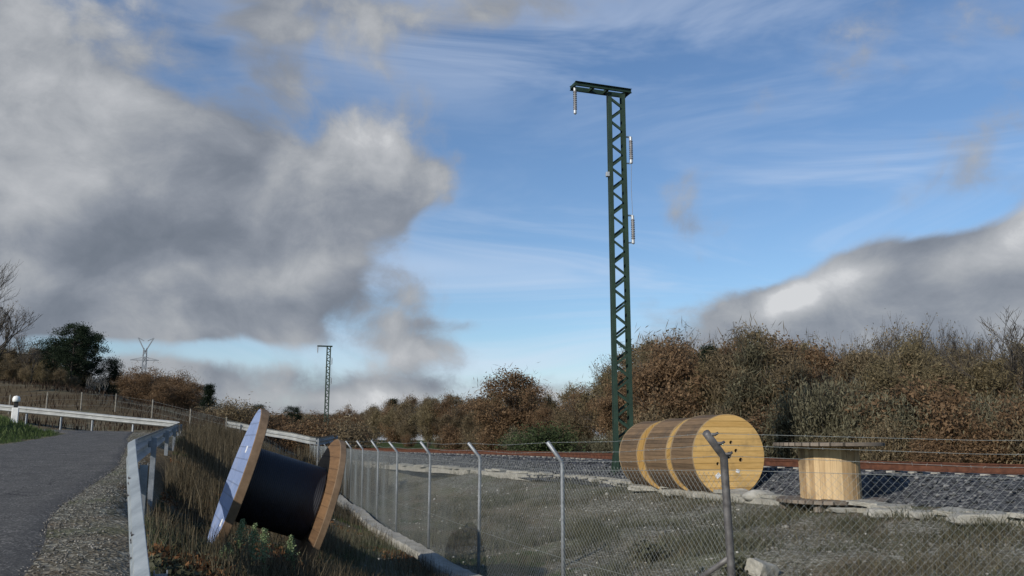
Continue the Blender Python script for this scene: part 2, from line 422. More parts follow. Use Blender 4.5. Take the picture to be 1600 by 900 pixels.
def leafy(name, stops, lift=1.65, rough=.75):
    def f(n, p):
        c = island(n) * .62 + n.noise(geo_pos(n), .9, 3, .6) * .38
        c = c + (objrand(n) - .5) * .22
        col = n.ramp(c, [(q, tuple(min(1, v*lift) for v in cc)) for q, cc in stops])
        tr = n.new('ShaderNodeBsdfTranslucent'); n.put(tr.inputs[0], col); mx = n.new('ShaderNodeMixShader'); mx.inputs[0].default_value = .45
        out = [q for q in n.nt.nodes if q.type == 'OUTPUT_MATERIAL'][0]
        n.nt.links.new(p.outputs[0], mx.inputs[1]); n.nt.links.new(tr.outputs[0], mx.inputs[2]); n.nt.links.new(mx.outputs[0], out.inputs[0])
        return col
    return mat(name, f, rough, spec=.12)
M_rustleaf = leafy('rust_leaves', [(.1, (.058, .039, .025)), (.4, (.100, .065, .038)), (.7, (.148, .096, .055)), (.95, (.22, .155, .092))])
M_olive = leafy('olive_leaves', [(.1, (.060, .050, .030)), (.4, (.102, .083, .048)), (.7, (.150, .122, .070)), (.95, (.215, .178, .11))])
M_brown = leafy('brown_twigs_leaves', [(.1, (.060, .047, .030)), (.4, (.10, .078, .048)), (.7, (.15, .118, .072)), (.95, (.225, .185, .12))])
M_ggreen = leafy('grey_green_leaves', [(.1, (.040, .037, .024)), (.4, (.084, .077, .050)), (.7, (.13, .122, .08)), (.95, (.21, .195, .14))])
M_pine = leafy('pine_needles', [(.1, (.008, .014, .009)), (.5, (.020, .033, .019)), (.95, (.045, .062, .035))], 1.0)
M_ivy = leafy('dark_green_leaves', [(.1, (.018, .026, .012)), (.5, (.042, .058, .026)), (.95, (.085, .105, .05))])
M_bark = mat('bark', lambda n, p: n.ramp(n.noise(obj_co(n), 5, 5, .6), [(.3, (.035, .030, .026)), (.7, (.10, .088, .075))]), .9, spec=.1)
M_palebark = mat('pale_bark', lambda n, p: n.ramp(n.noise(obj_co(n), 5, 5, .6), [(.3, (.14, .13, .115)), (.7, (.27, .25, .22))]), .9, spec=.1)
M_dry = leafy('dry_grass', [(.1, (.034, .027, .016)), (.4, (.080, .064, .040)), (.7, (.14, .115, .075)), (.95, (.24, .205, .145))], 1.3)
M_straw = leafy('bleached_weeds', [(.1, (.06, .052, .03)), (.4, (.12, .105, .065)), (.7, (.18, .155, .10)), (.95, (.27, .235, .16))], 1.0)
M_hill = leafy('dark_heath', [(.1, (.022, .016, .012)), (.4, (.050, .034, .024)), (.7, (.085, .058, .038)), (.95, (.15, .11, .075))], 1.0)
M_grassg = leafy('green_grass', [(.1, (.018, .028, .009)), (.5, (.045, .068, .022)), (.9, (.10, .125, .05))])
M_weed = leafy('grey_green_weeds', [(.1, (.034, .034, .020)), (.5, (.072, .072, .045)), (.9, (.14, .138, .095))], 1.5)
M_russet = leafy('russet_leaves_on_ground', [(.1, (.05, .025, .014)), (.5, (.13, .065, .03)), (.9, (.24, .14, .07))])
M_spike = leafy('pale_green_spike', [(.1, (.06, .085, .04)), (.5, (.13, .17, .085)), (.9, (.25, .29, .17))])
M_pylon = mat('distant_grey_steel', lambda n, p: (.22, .24, .27), .8, .0)  # pylon grey raised a little paler, distance haze put into the colour

# ------------------------------------------------------------------ terrain
def vnoise(x, y, seed=0):
    x = np.asarray(x, float); y = np.asarray(y, float)
    xi = np.floor(x).astype(np.int64); yi = np.floor(y).astype(np.int64); xf = x - xi; yf = y - yi
    def h(a, b):
        q = (a * 374761393 + b * 668265263 + seed * 974634777) & 0xffffffff
        q = ((q ^ (q >> 13)) * 1274126177) & 0xffffffff
        return ((q ^ (q >> 16)) & 0xffff) / 65535.0
    u = xf*xf*(3-2*xf); v = yf*yf*(3-2*yf)
    return (h(xi, yi)*(1-u)+h(xi+1, yi)*u)*(1-v) + (h(xi, yi+1)*(1-u)+h(xi+1, yi+1)*u)*v
def fbm(x, y, seed=0, o=4):
    t = 0; a = .5
    for i in range(o): t = t + a * (vnoise(x, y, seed+i) - .5); x = x*2.03; y = y*2.03; a *= .5
    return t
def catmull(pts, step):
    P_ = [np.array(p, float) for p in pts]; P_ = [2*P_[0]-P_[1]] + P_ + [2*P_[-1]-P_[-2]]; out = []
    for i in range(1, len(P_)-2):
        L = np.linalg.norm(P_[i+1]-P_[i]); k = max(2, int(L/step))
        for t in np.arange(k)/k:
            a, b, c, d = P_[i-1], P_[i], P_[i+1], P_[i+2]
            out.append(.5*((2*b)+(-a+c)*t+(2*a-5*b+4*c-d)*t*t+(-a+3*b-3*c+d)*t**3))
    out.append(P_[-2]); return np.array(out)
FENCE = [(at(px, 688, d).x, d) for px, d in ((1135, 8), (878, 11), (749, 14), (672, 17), (622, 20.2), (592, 23.5), (568, 27), (549, 30.5), (533, 34), (520, 38), (509, 42), (500, 46), (492, 50), (485, 54))]
TROUGH = [(14.5, 6), (11.2, 10.5), (8.4, 14.3), (6.9, 16.8), (5.7, 19.2), (3.9, 25.0), (2.0, 30.5), (-1.5, 37.6), (-7.1, 47.8), (-15, 62), (-26, 82)]
RAILP = [(19.5, 4), (15.2, 11.5), (11.1, 18.75), (7.5, 25.3), (4.3, 33), (.9, 42), (-8.8, 59.5), (-22, 83), (-42, 120), (-72, 175), (-110, 240)]
cp = [(0, 0, .72), (1.5, 3, .55), (-1.6, 3.5, .95), (-4.6, 10.5, 1.3), (-3.8, 10.2, 1.15), (-6, 0, .85), (-9, 5, 1.1), (-10, 10, 1.35), (-12, 15, 1.6), (-8, 20, 1.83), (-14, 20, 1.85), (-19, 26, 3.0),
      (-12, 30, 2.3), (-16, 33, 2.42), (-22, 36, 2.62), (-32, 37, 2.9), (-45, 38, 3.2), (-22, 40, 2.62), (-30, 41, 2.85), (-14.5, 38, 2.2), (-9.3, 24, 1.85), (-10, -10, .4), (-30, 0, 1.6), (-24, 15, 2.3), (-22, 29, 3.25), (-17.5, 28, 2.95), (-16.6, 24.5, 2.5), (-28, 31, 3.3), (-40, 25, 3.6),
      (-8.0, 24, 1.7), (-12.0, 34, 2.15), (-10.5, 33, 2.0), (-11.5, 42, 2.1), (-4.4, 11.4, .80), (-3.0, 11.6, .50), (-3.4, 14, .45), (-2.0, 11.5, .2), (-5.6, 20, .95), (-8.6, 30, 1.0), (-3, 8, .9), (-1.5, 7, .6),
      (-.2, 9, .05), (0, 11.5, 0), (4, 4, .15), (1, 5, .3), (10, 5, .3), (14, 2, .7), (4, 7, .0), (7.5, 7, .2), (10, 9, .62), (6, 10.5, .25), (2.5, 14, .15), (5.5, 13.8, .5), (1, 20, .2), (3, 20, .5), (-1.5, 28, .25), (-4, 38, .35), (0, 30, .5),
      (11, 18.7, .85), (7.5, 25.3, .85), (4.3, 33, .85), (1, 42, .85), (-9, 59.5, .85), (-22, 83, .9), (16, 24, .88), (25, 35, .95), (12, 38, .9), (8, 50, .95), (40, 30, 1.1), (0, 70, 1.1), (30, 60, 1.8), (80, 80, 3.5), (60, 40, 1.6),
      (-20, 110, 1.4), (20, 120, 2.2), (0, 160, 1.8), (-50, 160, 2.0), (-20, 42.5, 2.75), (-28, 43, 3.2), (-26, 50, 4.6), (-30, 60, 5.7), (-36, 60, 6.3), (-23, 60, 4.2), (-18, 60, 3.2), (-45, 55, 6.6), (-60, 90, 7), (-40, 100, 5), (-28, 90, 3.6),
      (-16, 45, 2.6), (-14, 50, 2.4), (0, -25, .5), (25, -10, .8), (-30, -25, 1.), (30, 12, 1.0), (20, 16, .9), (100, 0, 2), (-100, 0, 3), (-100, 90, 6), (0, 300, 2.2), (120, 200, 4), (-120, 250, 4)]
cp += [(x, y, 0.0) for x, y in FENCE[1:8]] + [(x, y, .1) for x, y in FENCE[8:]] + [(x, y, .87) for x, y in TROUGH[1:]]
cp = np.array(cp, float); CX, CY, CZ = cp.T
def phi(r2): return np.sqrt(r2 + 1.2**2)
A = phi((CX[:, None]-CX)**2 + (CY[:, None]-CY)**2) - np.eye(len(cp)) * .12
nC = len(cp); AA = np.zeros((nC+1, nC+1)); AA[:nC, :nC] = A; AA[:nC, nC] = 1; AA[nC, :nC] = 1
sol = np.linalg.solve(AA, np.append(CZ, 0)); WC, W0 = sol[:nC], sol[nC]
def segdist(x, y, poly):
    best = np.full(x.shape, 1e9)
    for (x0, y0), (x1, y1) in zip(poly[:-1], poly[1:]):
        dx_, dy_ = x1-x0, y1-y0; t = np.clip(((x-x0)*dx_+(y-y0)*dy_)/(dx_*dx_+dy_*dy_), 0, 1)
        best = np.minimum(best, np.hypot(x-x0-t*dx_, y-y0-t*dy_))
    return best
ROAD_R = [(-2.6, -9), (-2.6, -2), (-2.3, 2), (-2.95, 6), (-5.0, 10.5), (-6.9, 16), (-9.9, 23.5), (-12.6, 30), (-14.4, 34), (-16.8, 36.6), (-22, 38.2), (-32, 39.6), (-46, 41), (-62, 42)]
ROAD_L = [(-9, -9), (-9.3, -2), (-9.9, 4), (-11, 10), (-12.4, 16), (-13.2, 21), (-14.0, 25), (-14.7, 28), (-15.6, 30.2), (-18.2, 31.6), (-24, 32.8), (-34, 34), (-46, 35), (-62, 36)]
def raw(x, y):
    z = np.full(x.shape, W0)
    for a, b, c in zip(CX, CY, WC): z = z + c * phi((x-a)**2 + (y-b)**2)
    r = np.hypot(x, y); k = np.clip((r-170)/160, 0, 1); k = k*k*(3-2*k)
    z = z*(1-k) + 2.0*k
    return z
aX = 7.0; tt = np.linspace(-1, 1, 441); XS = aX*np.sinh(tt*math.asinh(1800/aX)); 
ty = np.linspace(-1, 1, 441); YS = 14 + 9.0*np.sinh(ty*math.asinh(1900/9.0))
GX, GY = np.meshgrid(XS, YS, indexing='ij')
GZ = raw(GX, GY)
roadpoly = np.array(ROAD_R + ROAD_L[::-1])
def inpoly(x, y, poly):
    ins = np.zeros(x.shape, bool); j = len(poly)-1
    for i in range(len(poly)):
        xi, yi = poly[i]; xj, yj = poly[j]
        c = ((yi > y) != (yj > y)) & (x < (xj-xi)*(y-yi)/(yj-yi+1e-12)+xi); ins ^= c; j = i
    return ins
inr = inpoly(GX, GY, roadpoly); dR = segdist(GX, GY, ROAD_R); dL = segdist(GX, GY, ROAD_L)
onroad = np.where(inr, 1.0, np.clip(1-np.minimum(dR, dL)/1.2, 0, 1))
kf = np.where(inr, 1.0, np.clip(1.1-np.where(dR < dL, dR/.85, dL/1.4), 0, 1))*np.clip((34-GY)/4, 0, 1); kf = kf*kf*(3-2*kf)
GZ = GZ*(1-kf)+(.85+.05*np.maximum(GY, -8)-.008*(GX+6))*kf      # the road bed climbs evenly
rc = catmull(RAILP, 1.0); dRail = segdist(GX, GY, [tuple(q) for q in rc[::3]])
rough = np.clip(1-onroad, 0, 1) * np.clip((dRail-3.5)/2, 0.05, 1)
near_plat = np.clip(segdist(GX, GY, TROUGH)/2.5, .0, 1)
GZ = GZ + rough*near_plat*(fbm(GX*.5, GY*.5, 1)*.34 + fbm(GX*2.2, GY*2.2, 9, 3)*.12) * np.clip(60/np.maximum(np.hypot(GX, GY), 1), .3, 1)
def gz(x, y):
    x = np.atleast_1d(np.asarray(x, float)); y = np.atleast_1d(np.asarray(y, float))
    i = np.clip(np.searchsorted(XS, x)-1, 0, len(XS)-2); j = np.clip(np.searchsorted(YS, y)-1, 0, len(YS)-2)
    u = (x-XS[i])/(XS[i+1]-XS[i]); v = (y-YS[j])/(YS[j+1]-YS[j])
    return GZ[i, j]*(1-u)*(1-v)+GZ[i+1, j]*u*(1-v)+GZ[i, j+1]*(1-u)*v+GZ[i+1, j+1]*u*v
def g1(x, y): return float(gz(x, y)[0])
NXg, NYg = GX.shape
idx = np.arange(NXg*NYg).reshape(NXg, NYg)
Q = np.stack([idx[:-1, :-1], idx[1:, :-1], idx[1:, 1:], idx[:-1, 1:]], -1).reshape(-1, 4)
me = fast_mesh('ground', np.stack([GX, GY, GZ], -1).reshape(-1, 3), Q)
def ell(x, y, cx, cy, rx, ry): return np.exp(-(((x-cx)/rx)**2+((y-cy)/ry)**2))
left_of_rail = (GX < -0.40*GY)
green = .18 + .0*GX
green += 1.1*ell(GX, GY, -20, 28, 8, 5) * (~inr) + .45*ell(GX, GY, -3.2, 10, 2.0, 4) + .5*ell(GX, GY, -.4, 15.5, 1.5, 3) + .35*ell(GX, GY, 6.5, 11, 3, 1.5) + .35*ell(GX, GY, -5, 26, 3, 9)
green -= .9*np.clip(1-dR/1.1, 0, 1)
green += .35*np.clip((GY-60)/40, 0, 1) + .55*np.clip((segdist(GX, GY, [tuple(q) for q in rc[::3]])-4)/4, 0, 1)*(GX > -.35*GY+12)
strawz = .15 + .75*ell(GX, GY, -7, 22, 4, 12)*(~inr) + .6*ell(GX, GY, -30, 50, 25, 9) + .25*ell(GX, GY, 3, 10, 3, 2)
gravz = .35 + .9*np.clip(1-dR/1.3, 0, 1) + .3*ell(GX, GY, 4, 18, 6, 8) - .5*np.clip((GY-60)/40, 0, 1)
gravz = gravz + .5*((dRail < 6) & (GX > -30))
zone = np.stack([green, strawz, gravz, np.ones_like(green)], -1).reshape(-1, 4).astype(np.float32)
ca = me.color_attributes.new('zone', 'FLOAT_COLOR', 'POINT'); ca.data.foreach_set('color', np.clip(zone, 0, 1).ravel())
tag(link('ground', me, M_ground, smooth=True), kind='structure')

# road: asphalt sheet following the terrain
cr = catmull(ROAD_R, 1.0)
def resamp(c, k):
    s_ = np.r_[0, np.cumsum(np.hypot(*np.diff(c[:, :2], axis=0).T))]; t = np.linspace(0, s_[-1], k)
    return np.stack([np.interp(t, s_, c[:, i]) for i in range(c.shape[1])], -1)
K = 160
pairs = np.concatenate([np.array(ROAD_R, float), np.array(ROAD_L, float)], 1)      # paired nodes, so the strip never crosses itself
pr = resamp(catmull(pairs, .5), K)
V_ = []; nw = 24
for i in range(K):
    a, b = pr[i, :2], pr[i, 2:]
    edge = fbm(np.array([i*.22]), np.array([3.3]), 5, 2)[0]*.4
    d_ = (b-a)/np.linalg.norm(b-a); a = a + d_*(.45+edge); b = b - d_*(.1+edge*.4)
    for j in range(nw+1):
        t = j/nw; q = a*(1-t)+b*t; z = g1(q[0], q[1])
        V_.append((q[0], q[1], z + (.03 if 0 < j < nw else -.02)))
idx = np.arange(K*(nw+1)).reshape(K, nw+1)
Q = np.stack([idx[:-1, :-1], idx[:-1, 1:], idx[1:, 1:], idx[1:, :-1]], -1).reshape(-1, 4)
tag(link('road', fix(fast_mesh('road', V_, Q)), M_road, smooth=True), kind='structure')

# ------------------------------------------------------------------ railway: ballast bed, rails, sleepers
RC = resamp(catmull(RAILP, .5), 900)
def rail_frame(C):
    T = np.gradient(C, axis=0); T /= np.linalg.norm(T, axis=1)[:, None]; return T, np.stack([-T[:, 1], T[:, 0]], -1)   # T forward, Nl left of travel
T_, Nl = rail_frame(RC)       # travel goes away from the camera; +Nl points to the left = towards the camera side
prof = [(3.6, .80), (3.1, .95), (2.5, 1.22), (2.05, 1.41), (1.6, 1.43), (0, 1.43), (-1.7, 1.43), (-3.2, 1.43), (-4.0, 1.2), (-5.2, .8)]
pp = []
for (a, b) in zip(prof[:-1], prof[1:]):
    for t in np.arange(4)/4: pp.append((a[0]*(1-t)+b[0]*t, a[1]*(1-t)+b[1]*t))
pp.append(prof[-1])
V_ = []
for i in range(len(RC)):
    for (o_, z) in pp:
        x, y = RC[i]+Nl[i]*o_
        V_.append((x, y, z+fbm(np.array([x*3]), np.array([y*3]), 3, 3)[0]*.14))
k = len(pp); idx = np.arange(len(RC)*k).reshape(len(RC), k)
Q = np.stack([idx[:-1, :-1], idx[1:, :-1], idx[1:, 1:], idx[:-1, 1:]], -1).reshape(-1, 4)
tag(link('ballast_bed', fix(fast_mesh('ballast_bed', V_, Q)), M_bal), kind='structure')

def rock_mesh(seed, sub=1):
    b = bmesh.new(); bmesh.ops.create_icosphere(b, subdivisions=sub, radius=1); r_ = random.Random(seed)
    for v in b.verts: v.co = v.co * (1+r_.uniform(-.25, .2))
    b.verts.ensure_lookup_table(); vv = np.array([v.co[:] for v in b.verts]); ff = np.array([[v.index for v in f.verts] for f in b.faces]); b.free(); return vv, ff
ROCKS = [rock_mesh(i) for i in range(6)]
def scatter_rocks(name, P_, size, material, flat=.7, **t):
    Vs, Fs = [], []; base_ = 0
    for i, (p, s_) in enumerate(zip(P_, size)):
        vv, ff = ROCKS[i % 6]; a = rs.rand()*6.28; c, s2 = math.cos(a), math.sin(a)
        sc = np.array([s_*rs.uniform(.7, 1.3), s_*rs.uniform(.7, 1.2), s_*flat*rs.uniform(.7, 1.2)])
        q = vv*sc; q = np.stack([q[:, 0]*c-q[:, 1]*s2, q[:, 0]*s2+q[:, 1]*c, q[:, 2]], -1)+p
        Vs.append(q); Fs.append(ff+base_); base_ += len(vv)
    o = link(name, fast_mesh(name, np.concatenate(Vs), np.concatenate(Fs)), material); return tag(o, **t)
# loose ballast stones on the near flank
Pst = []
for _ in range(9000):
    i = int(rs.rand()**1.4*330); o_ = rs.uniform(1.3, 3.5); z = np.interp(o_, [1.3, 1.6, 2.05, 2.5, 3.1, 3.6], [1.43, 1.43, 1.41, 1.22, .95, .86]); q = RC[i]+Nl[i]*o_+rs.randn(2)*.05
    Pst.append((q[0], q[1], z+.03))
scatter_rocks('ballast_stones', Pst, rs.uniform(.022, .06, len(Pst)), M_bals, kind='stuff')

track = empty('railway_track', (RC[60][0], RC[60][1], 1.43), 0, 'rust brown railway track on dark ballast in front of the wood', 'railway track')
def loc(o):     # keep world coordinates of a mesh under a moved root
    p = o.parent; o.matrix_parent_inverse = Matrix.Translation(p.location).inverted(); return o
RP = [(-.07, 0), (-.07, .012), (-.012, .03), (-.012, .13), (-.036, .145), (-.036, .172), (.036, .172), (.036, .145), (.012, .13), (.012, .03), (.07, .012), (.07, 0)]
for off_ in (0.0, -1.668):
    mb = MB(); V_ = []
    for i in range(len(RC)):
        for (a, b) in RP: x, y = RC[i]+Nl[i]*(off_+a); V_.append((x, y, 1.475+b))
    k = len(RP); fs = [(i*k+j, i*k+(j+1) % k, (i+1)*k+(j+1) % k, (i+1)*k+j) for i in range(len(RC)-1) for j in range(k)]
    mb.add(V_, fs); loc(link('rail', fix(mb.mesh('rail')), M_rust, track))
slp = MB()
slp.box((-.83, 0, -.09), (2.6, .28, .22), bev=.03)
for s_ in (.16, -.16, -1.51, -1.83): slp.box((s_, 0, .035), (.14, .17, .05), bev=.012)
slm = fix(slp.mesh('sleeper')); slm.materials.append(M_conc)
arc = np.r_[0, np.cumsum(np.hypot(*np.diff(RC, axis=0).T))]
far = MB(); cnt = 0
for s_ in np.arange(4, 160, .6):
    i = int(np.searchsorted(arc, s_)); x, y = RC[i]; a = math.atan2(Nl[i][1], Nl[i][0])
    if cnt < 100 and s_ >= 9:
        o = bpy.data.objects.new('sleeper', slm); COL.objects.link(o); o.parent = track; o.location = Vector((x, y, 1.405))-track.location; o.rotation_euler = (0, 0, a); cnt += 1
    elif s_ > 9:
        M_ = Matrix.Rotation(a, 3, 'Z'); far.box(Vector((x, y, 1.345))+M_ @ Vector((-.83, 0, 0)), (2.6, .28, .22), M_)
tag(loc(far.build('sleeper', M_conc, track)), kind='stuff')

# cable trough: pale concrete channel along the edge of the platform
TC = resamp(catmull(TROUGH, .4), 420); T2, N2 = rail_frame(TC); V_ = []
for i in range(len(TC)):
    x0, y0 = TC[i]; h = .87; jz = (vnoise(i*.35, 0.0, 4)-.5)*.04
    for (a, b) in ((.22, -.15), (.22, .07), (.13, .085), (-.13, .085), (-.22, .07), (-.22, -.15)):
        q = TC[i]+N2[i]*a; V_.append((q[0], q[1], h+b+jz))
fs = [(i*6+j, i*6+j+1, (i+1)*6+j+1, (i+1)*6+j) for i in range(len(TC)-1) for j in range(5)]
mb = MB(); mb.add(V_, fs); tag(link('cable_trough', fix(mb.mesh('cable_trough')), M_conc), 'long pale concrete cable trough along the platform edge', 'cable trough')

trough = bpy.data.objects['cable_trough']
lids = []
for q in range(4):
    b = bmesh.new(); bmesh.ops.create_cube(b, size=1); bmesh.ops.subdivide_edges(b, edges=b.edges[:], cuts=4, use_grid_fill=True)
    for v in b.verts:
        c = v.co.copy(); e = fbm(np.array([c.x*2+q*7+c.z]), np.array([c.y*2.3+q*3]), 5, 4)[0]
        v.co = Vector((c.x*.60*(1+e*.22), c.y*.48*(1+e*.35), c.z*.075+e*.008))
    m_ = bpy.data.meshes.new('lid'); b.to_mesh(m_); b.free(); m_.materials.append(M_conc); lids.append(m_)
Lr = random.Random(5); arcT = np.r_[0, np.cumsum(np.hypot(*np.diff(TC, axis=0).T))]; s_ = 3.0; cnt = 0
while cnt < 78 and s_ < arcT[-1]-1:
    i = int(np.searchsorted(arcT, s_)); x, y = TC[i]
    if not (Lr.random() < .22):
        o = bpy.data.objects.new('lid', lids[Lr.randrange(4)]); COL.objects.link(o); o.parent = trough; cnt += 1
        o.location = (x+Lr.uniform(-.12, .12), y+Lr.uniform(-.1, .1), .87+.115+Lr.uniform(-.015, .03)); o.rotation_euler = (R(Lr.uniform(-5, 5)), R(Lr.uniform(-4, 4)), math.atan2(T2[i][1], T2[i][0])+R(Lr.uniform(-14, 14)))
    s_ += Lr.uniform(.55, .72)

# loose flat slabs and rocks lying on the trough
def slab(px, py, wd, dp, ht, label, rot=0, round_=False, zoff=0.0, tilt=0):
    # first point where the view ray meets the ground
    d = 4.0
    while d < 120:
        p = at(px, py, d)
        if p.z <= g1(p.x, p.y)+zoff+.02: break
        d += .05
    b = bmesh.new()
    if round_: bmesh.ops.create_icosphere(b, subdivisions=3, radius=.5)
    else:
        bmesh.ops.create_cube(b, size=1); bmesh.ops.subdivide_edges(b, edges=b.edges[:], cuts=5, use_grid_fill=True)
    s0 = rnd.random()*50
    for v in b.verts:
        c = v.co.copy(); e = fbm(np.array([c.x*2.5+s0+c.z]), np.array([c.y*2.5+s0*.7-c.z]), 8, 4)[0]
        if not round_:
            kx = 1-.12*max(0, abs(c.z)-.3)/.2; c.x *= kx; c.y *= kx
        v.co = Vector((c.x*wd*(1+e*.5), c.y*dp*(1+e*.5), c.z*ht*(1+e*.6)+e*.05*ht))
    m_ = bpy.data.meshes.new('slab'); b.to_mesh(m_); b.free()
    o = link('rock' if round_ else 'concrete_slab', m_, M_rock if round_ else M_conc)
    o.location = (p.x, p.y, g1(p.x, p.y)+zoff+ht*.42); o.rotation_euler = (R(tilt), R(tilt*.6), R(rot))
    tag(o, label, 'rock' if round_ else 'slab', 'loose slabs and rocks along the trough'); return o
slab(945, 752, .9, .5, .14, 'pale flat slab at the foot of the tall green mast', 20, zoff=.05)
slab(1010, 765, .9, .5, .14, 'pale flat slab under the rearmost of the three lagged reels', -10, zoff=.05, tilt=3)
slab(1056, 773, .55, .45, .16, 'small pale slab before the middle of the three lagged reels', 15, zoff=.03)
slab(1105, 776, .6, .35, .15, 'pale block under the left edge of the yellow faced reel', 5, zoff=.03)
slab(1152, 776, .62, .42, .24, 'pale stone against the bottom of the yellow faced reel', -4, round_=True)
slab(1188, 783, .75, .5, .3, 'large rounded pale rock right of the yellow faced reel', 0, round_=True)
slab(1318, 799, .55, .4, .10, 'low rounded slab in front of the upright reel, left of two', 10, zoff=.0)
slab(1340, 789, .75, .4, .12, 'pale flat slab lying beside the foot of the upright reel', -8, zoff=.06)
slab(1385, 806, .72, .45, .16, 'grey square slab right of the upright reel', 4, zoff=.0)
slab(1540, 815, 1.1, .5, .16, 'long grey slab on the bank at the far right of the photo', -6, zoff=.03)
slab(1450, 808, .6, .4, .13, 'small grey slab between the square slab and the long slab', 9)
slab(1190, 898, .36, .30, .22, 'angular white stone on the ground at the bottom edge, right of the corner post', 35, zoff=.02, tilt=16)
# small pale stones on the bank
Pst, Sz = [], []
for _ in range(1500):
    x = rs.uniform(-4, 12); y = rs.uniform(9, 34); Pst.append((x, y, g1(x, y)+.01)); Sz.append(rs.uniform(.012, .04) if rs.rand() < .985 else rs.uniform(.05, .09))
scatter_rocks('loose_stones', Pst, Sz, M_rock, kind='stuff'); Pst, Sz = [], []
for _ in range(6500):     # gravel shoulder of the road
    i = rs.randint(14, 80); t = rs.rand(); pq = pr[i]*(1-t)+pr[i+1]*t; q = pq[:2]+(pq[2:]-pq[:2])/np.linalg.norm(pq[2:]-pq[:2])*(rs.uniform(-.5, .75)+rs.exponential(.35)*(rs.rand() < .4))
    Pst.append((q[0], q[1], g1(*q)+.012)); Sz.append(rs.uniform(.005, .014))
scatter_rocks('shoulder_gravel', Pst, Sz, M_shoulder, kind='stuff')

# low pale kerb wall of the ditch, left of the fence
fpl = np.array(FENCE); cl = [(-.15, 12.4)] + [(x-.36, y) for x, y in FENCE[2:11]]
KC = resamp(catmull(cl, .3), 160); T3, N3 = rail_frame(KC); V_ = []
for i in range(len(KC)):
    h = g1(*KC[i]); e = (vnoise(i*.9, 1.0, 2)-.5)*.05
    for (a, b) in ((.19, -.2), (.18, .16), (.14, .2), (-.14, .2), (-.18, .17), (-.2, -.2)):
        q = KC[i]+N3[i]*(a+e*.8); V_.append((q[0], q[1], .0+max(h, -.05)*.7+b+e))
fs = [(i*6+j, i*6+j+1, (i+1)*6+j+1, (i+1)*6+j) for i in range(len(KC)-1) for j in range(5)]+[(0, 1, 2, 3, 4, 5), tuple(range(len(KC)*6-6, len(KC)*6))]
mb = MB(); mb.add(V_, fs); tag(link('kerb_wall', fix(mb.mesh('kerb_wall')), M_conc), 'low cracked pale concrete kerb running along the foot of the mesh fence', 'kerb')

# ------------------------------------------------------------------ chain link fence with cranked posts
fence = empty('chain_link_fence', (FENCE[1][0], FENCE[1][1], 0), 0, 'long galvanised chain link fence with cranked posts and barbed wire along the ditch', 'fence')
RIGHT = [(6.15, 7.3), (10.3, 6.9), (14.5, 6.3)]
FP = [(x, y) for x, y in RIGHT[::-1]] + FENCE
def mesh_panel(p0, p1, z0a, z0b, z1a, z1b, r=.0019, pitch=.072):
    L = math.hypot(p1[0]-p0[0], p1[1]-p0[1]); ux, uy = (p1[0]-p0[0])/L, (p1[1]-p0[1])/L; Vs, Fs = [], []; H = (z1a-z0a+z1b-z0b)/2
    def P3(u, v, off):
        t = u/L; zb = z0a*(1-t)+z0b*t; zt = z1a*(1-t)+z1b*t
        bulge = .02*math.sin(math.pi*min(max(v/H, 0), 1))*math.sin(3.1*u+p0[1]*2)
        return np.array([p0[0]+ux*u-uy*(off+bulge), p0[1]+uy*u+ux*(off+bulge), zb+(zt-zb)*v/H])
    nb = 0
    for sgn in (1, -1):
        u0 = -H
        while u0 < L+H:
            if sgn == 1: ua, va = u0, 0; ub, vb = u0+H, H
            else: ua, va = u0+H, 0; ub, vb = u0, H
            ulo, uhi = min(ua, ub), max(ua, ub)
            a = max(0, ulo); b = min(L, uhi)
            if b-a > .02:
                fv = (lambda u: va+(u-ua)*(vb-va)/(ub-ua))
                k_ = max(2, int((b-a)/.25)+1)
                us = np.linspace(a, b, k_); ring = []
                for u in us:
                    c = P3(u, fv(u), .003*sgn)
                    for q in ((0, 0, r*1.15), (-uy*r, ux*r, -r*.6), (uy*r, -ux*r, -r*.6)): Vs.append(c+np.array(q))
                for i in range(k_-1):
                    for j in range(3): Fs.append((nb+i*3+j, nb+i*3+(j+1) % 3, nb+(i+1)*3+(j+1) % 3, nb+(i+1)*3+j))
                nb += k_*3
            u0 += pitch
    return fast_mesh('mesh_panel', np.array(Vs), np.array(Fs))
TOPZ = 2.18; BENDZ = 1.93
heads = []
